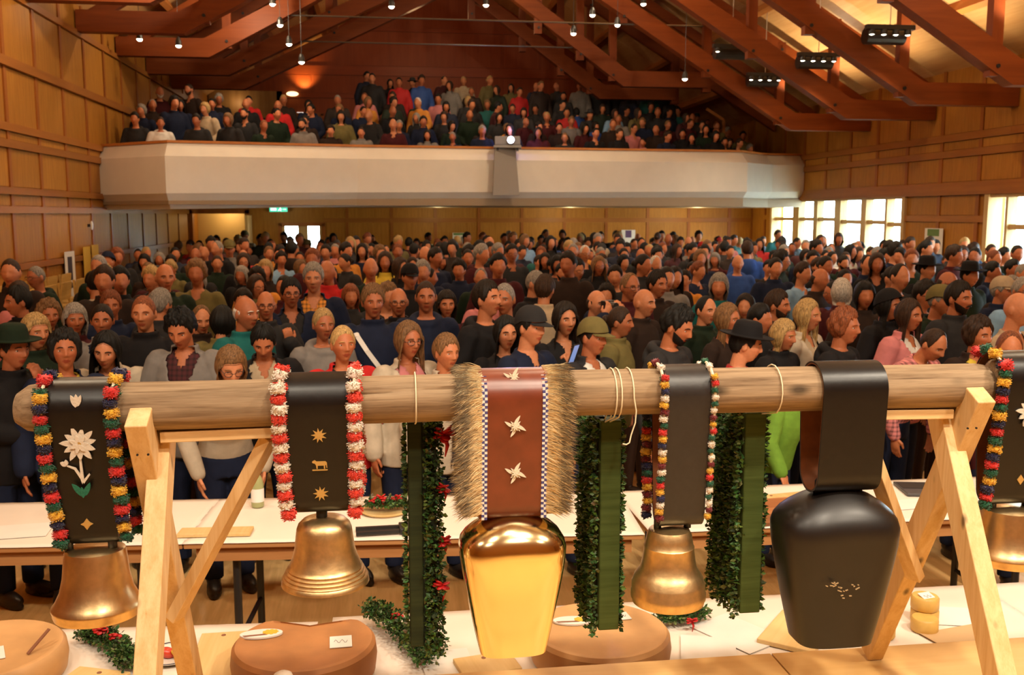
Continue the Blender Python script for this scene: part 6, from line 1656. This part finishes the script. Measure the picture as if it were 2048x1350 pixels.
# ---- the rest of the crowd
ZONES = [(-100, 60, 'at the side wall'), (60, 150, 'left edge of the edelweiss strap'), (150, 265, 'over the edelweiss strap'), (265, 340, 'over the first trestle'), (340, 440, 'over the log beside the first trestle'), (440, 545, 'before the red and white tassels'), (545, 640, 'over the tasselled strap'), (640, 735, 'over the inner red tassels'),
         (735, 830, 'over the first garland'), (830, 920, 'before the fur edge'), (920, 1030, 'over the brown strap'), (1030, 1140, 'over the far fur edge'), (1140, 1240, 'over the second garland'), (1240, 1325, 'before the grey strap'), (1325, 1425, 'over the grey strap'), (1425, 1535, 'over the third garland'),
         (1535, 1640, 'before the plain black strap'), (1640, 1790, 'over the plain black strap'), (1790, 1900, 'before the second trestle'), (1900, 1985, 'over the second trestle'), (1985, 2200, 'at the picture edge')]
ZONES[1] = (60, 150, 'over the outer edelweiss tassels')
BZONES = [(-100, 330, 'at the corner of the balcony'), (330, 470, 'before the balcony window'), (470, 570, 'above the exit sign'), (570, 650, 'before the balcony doorway'), (650, 760, 'beside the balcony doorway'), (760, 880, 'over the balcony middle'), (880, 985, 'next to the projector'), (985, 1060, 'behind the projector'), (1060, 1180, 'past the projector'), (1180, 1300, 'under the balcony knee beam'), (1300, 1420, 'towards the stair rail'), (1420, 2100, 'by the stair rail')]
ORDI = ['first', 'second', 'third', 'fourth', 'fifth', 'sixth', 'seventh', 'eighth', 'ninth', 'tenth', 'eleventh', 'twelfth', 'thirteenth', 'fourteenth', 'fifteenth', 'sixteenth']
HN = {'short': '{}-haired', 'crop': 'close-cropped {}-haired', 'thin': 'balding {}-haired', 'spiky': 'tousled {}-haired', 'curly': 'curly {}-haired', 'bob': 'bobbed {}-haired', 'long': 'long {}-haired', 'tied': 'tied-back {}-haired', 'fringe': 'bald-topped {}-haired', 'bald': 'bald'}
def proj(p):
    v = np.array(p)-_C; d = v @ _F; return 1024+F_PX*(v @ _R)/d, 675-F_PX*(v @ _U)/d
def rspec(r):
    fem = 1 if r.random() < .38 else 0
    hair = r.choice(['long', 'bob', 'tied', 'curly', 'long', 'tied']) if fem else r.choice(['short']*7+['spiky']*3+['crop', 'crop', 'crop', 'thin', 'fringe', 'bald', 'curly'])
    hc = r.choice(['black']*5+['dark brown']*6+['brown']*4+['light brown', 'light brown', 'blond', 'grey', 'grey', 'reddish'])
    if hair in ('fringe', 'thin'): hc = r.choice(['grey', 'white', 'brown', 'dark brown'])
    tc = r.choice(['black']*8+['navy']*7+['dark grey']*6+['dark brown']*6+['dark green']*4+['maroon']*4+['olive']*2+['grey', 'grey', 'red', 'beige', 'blue', 'light blue', 'white', 'pink', 'teal', 'orange'])
    sp = dict(fem=fem, hair=hair, hc=hc, tc=tc, top=r.choice(['coat', 'sweater', 'hoodie', 'coat']), pose='down', yaw=0, pitch=0, turn=r.gauss(5, 22))
    if r.random() < .06: sp['turn'] = r.choice([150, -150, 170, 90, -90])
    if r.random() < .07 and not fem: sp['hat'] = r.choice(['cap', 'cap', 'hat', 'beanie']); sp['hatc'] = r.choice(['black', 'dark grey', 'olive', 'navy', 'red'])
    if r.random() < .12: sp['glasses'] = 1
    if r.random() < .10 and not fem: sp['beard'] = 1
    return sp
HATN = {'cap': 'cap', 'hat': 'brimmed hat', 'beanie': 'knit cap'}
def describe(sp):
    s = HN[sp['hair']].format({'dark brown': 'dark', 'light brown': 'light-brown', 'black': 'black', 'reddish': 'ginger'}.get(sp['hc'], sp['hc']))+' person'
    if abs(sp.get('turn', 0)) > 140: s += ' seen from behind'
    s += ' in '+sp['tc']
    if sp.get('hat'): s = 'person in a '+sp['hatc']+' '+HATN[sp['hat']]+' and '+sp['tc']+' top'
    if sp.get('beard'): s = 'bearded '+s
    elif sp.get('glasses'): s += ' with glasses'
    return s
used = set()
def uniq(sp_gen, place_, row):
    for _ in range(60):
        sp = sp_gen(); l = describe(sp)+', '+row+', '+place_
        if l not in used and len(l.split()) <= 16: break
    used.add(l); return sp, l
def zone(z, px):
    for a, b, n in z:
        if a <= px < b: return n
    return z[-1][2]
rc = random.Random(99)
OCC = list(PEOPLE); todo = []
YROW = [6.5, 7.15, 7.8, 8.5, 9.2, 9.9, 10.7, 11.5, 12.3, 13.2, 14.0, 14.8, 15.6, 16.4, 17.3, 18.2, 19.2, 20.3, 21.5, 22.8, 24.2]
for ri, y in enumerate(YROW):
    x = -5.0+rc.random()*.4
    while x < 10.4:
        X = x+rc.uniform(-.10, .10); Y = y+rc.uniform(-.20, .20); x += rc.uniform(.54, .64) if ri < 11 else rc.uniform(.44, .54)
        if X < -3.75 and Y < 17.2 or X < -4.5 or X > 10.2: continue
        px, py = proj((X, Y, 1.6))
        if px < -30 or px > 2080: continue
        if any(((X-a)/(.55 if ri < 11 else .43))**2+((Y-b)/.40)**2 < 1 for a, b in OCC): continue
        # a person standing closer must not hide the ones picked out by hand
        if ri < 3 and any(abs(px-q[0]) < 34 and abs(py-q[1]) < 40 and Y < t_.location.y for q in made for t_ in (q[2],)): continue
        if any(abs(px-q[0]) < 14 and abs(py-q[1]) < 18 and Y < q[2].location.y for q in made): continue
        if Y > 15 and -4.9 < X < -3.4 and rc.random() < .6: continue
        OCC.append((X, Y)); todo.append((X, Y, 0.0, ri, 'floor', px))
nfl = 0
BAL = []
for k in range(0, 7):
    x = -4.5
    while x < 10.0:
        X = x+rc.uniform(-.06, .06); x += rc.uniform(.56, .66)
        yb = float(np.interp(X, [q[0] for q in KX], [q[1] for q in KX])); d = .62+.85*k+rc.uniform(-.05, .12)+(.75 if X > 8.0 else 0)
        if yb+d > YBK-.4: continue
        if X < -.7 and k > 3: continue
        if X > 8.0 and k > 2 and rc.random() < .5: continue
        z = 2.62+.24*(0 if k == 0 else k)
        if z+(1.4 if k < 5 else 1.9) > roof_z(X)-.35: continue
        if any(abs(yb+d-q) < .5 for q in (22.9, 25.4)) and ((X > 5.2 and z+(1.35 if k < 5 else 1.85) > 5.24) or (X < -2.8 and z+1.85 > 5.3)): continue
        BAL.append((X, yb+d, z, k, 'balcony' if k < 5 else 'balcony standing', proj((X, yb+d, z+1.6))[0]))
NF = 300-len(made)-78
ind = todo[:NF]+BAL[:78]; rest = todo[NF:]+BAL[78:]
for X, Y, z, ri, where, px in ind:
    pz = 'sit' if where == 'balcony' else 'down'; hl = head_m(pz, 0, 0).translation
    zn = zone(ZONES if where == 'floor' else BZONES, px)
    row = ORDI[min(ri+2, 15)]+' row' if where == 'floor' else ORDI[ri]+' balcony row'
    if where == 'balcony': zn = zn.replace('of the balcony', 'end').replace('balcony ', '')
    sp, lab = uniq(lambda: rspec(rc), zn, row); s = rc.uniform(.91, 1.06)*(.965 if sp['fem'] else 1); sp['pose'] = pz
    if pz == 'sit': sp['turn'] = max(-30, min(30, sp['turn']))
    person(Vector((X, Y, z+hl.z*s)), sp, lab, 'spectators standing in the hall' if where == 'floor' else 'spectators on the balcony', z, Y < 7.4 and where == 'floor', scale=s)
# everyone past the three hundred largest: two crowds, joined
def crowd(name, lst, label):
    V, F, C_ = [], [], []; nb = 0
    for X, Y, z, ri, where, px in lst:
        sp = rspec(rc); s = rc.uniform(.91, 1.06); R3 = np.array(Matrix.Rotation(radians(sp['turn']), 3, 'Z'))*s; pz = 'sit' if where == 'balcony' else 'down'; Hm = np.array(head_m(pz, 0, 0))
        sk = SK[rc.randrange(5)]; items = [(body_mesh(pz, 0, 0, sp['fem'], 2), None, sk)]
        if sp['hair'] != 'bald': items.append((hair_mesh(sp['hair'], 2), Hm, HC[sp['hc']]))
        if sp.get('hat'): items.append((hat_mesh(sp['hat']), Hm, TC[sp['hatc']]))
        items.append((top_mesh('coat', pz, sp['fem'], 2), None, TC[sp['tc']]))
        for me, mt, c in items:
            n = len(me.vertices); co = np.empty(n*3); me.vertices.foreach_get('co', co); co = co.reshape(-1, 3)
            if mt is not None: co = co @ mt[:3, :3].T+mt[:3, 3]
            co = co @ R3.T+np.array([X, Y, z]); V.append(co)
            me.calc_loop_triangles(); tr = np.empty(len(me.loop_triangles)*3, 'i'); me.loop_triangles.foreach_get('vertices', tr); F.append(tr.reshape(-1, 3)+nb); nb += n
            cc = np.ones((n, 4)); 
            if me.color_attributes.get('tint'):
                q = np.empty(n*4, 'f'); me.color_attributes['tint'].data.foreach_get('color', q); cc = q.reshape(-1, 4).copy()
            cc[:, :3] *= np.array(c); C_.append(cc)
    V = np.concatenate(V); F = np.concatenate(F); C_ = np.concatenate(C_)
    me = bpy.data.meshes.new(name); me.vertices.add(len(V)); me.vertices.foreach_set('co', V.ravel()); me.loops.add(F.size); me.loops.foreach_set('vertex_index', F.ravel().astype('i'))
    me.polygons.add(len(F)); me.polygons.foreach_set('loop_start', np.arange(0, F.size, 3, dtype='i')); me.polygons.foreach_set('use_smooth', [True]*len(F)); me.update(calc_edges=True)
    at = me.color_attributes.new('tint', 'FLOAT_COLOR', 'POINT'); at.data.foreach_set('color', C_.astype('f').ravel())
    o = inst(name, me, tinted('crowd_mix', .75, .1, 30, 0, objcol=False, attr=True)); tag(o, label, 'crowd', None, 'stuff'); return len(F)
n1 = crowd('crowd', [q for q in rest if q[4] == 'floor'], 'densely standing spectators at the back of the hall below the balcony')
n2 = crowd('crowd', [q for q in rest if q[4] != 'floor'], 'rows of spectators on the upper tiers of the balcony')
print('people', len(ind)+len(made), 'rest', len(rest), 'crowd tris', n1, n2, 'floor', len(todo), 'balc', len(BAL))
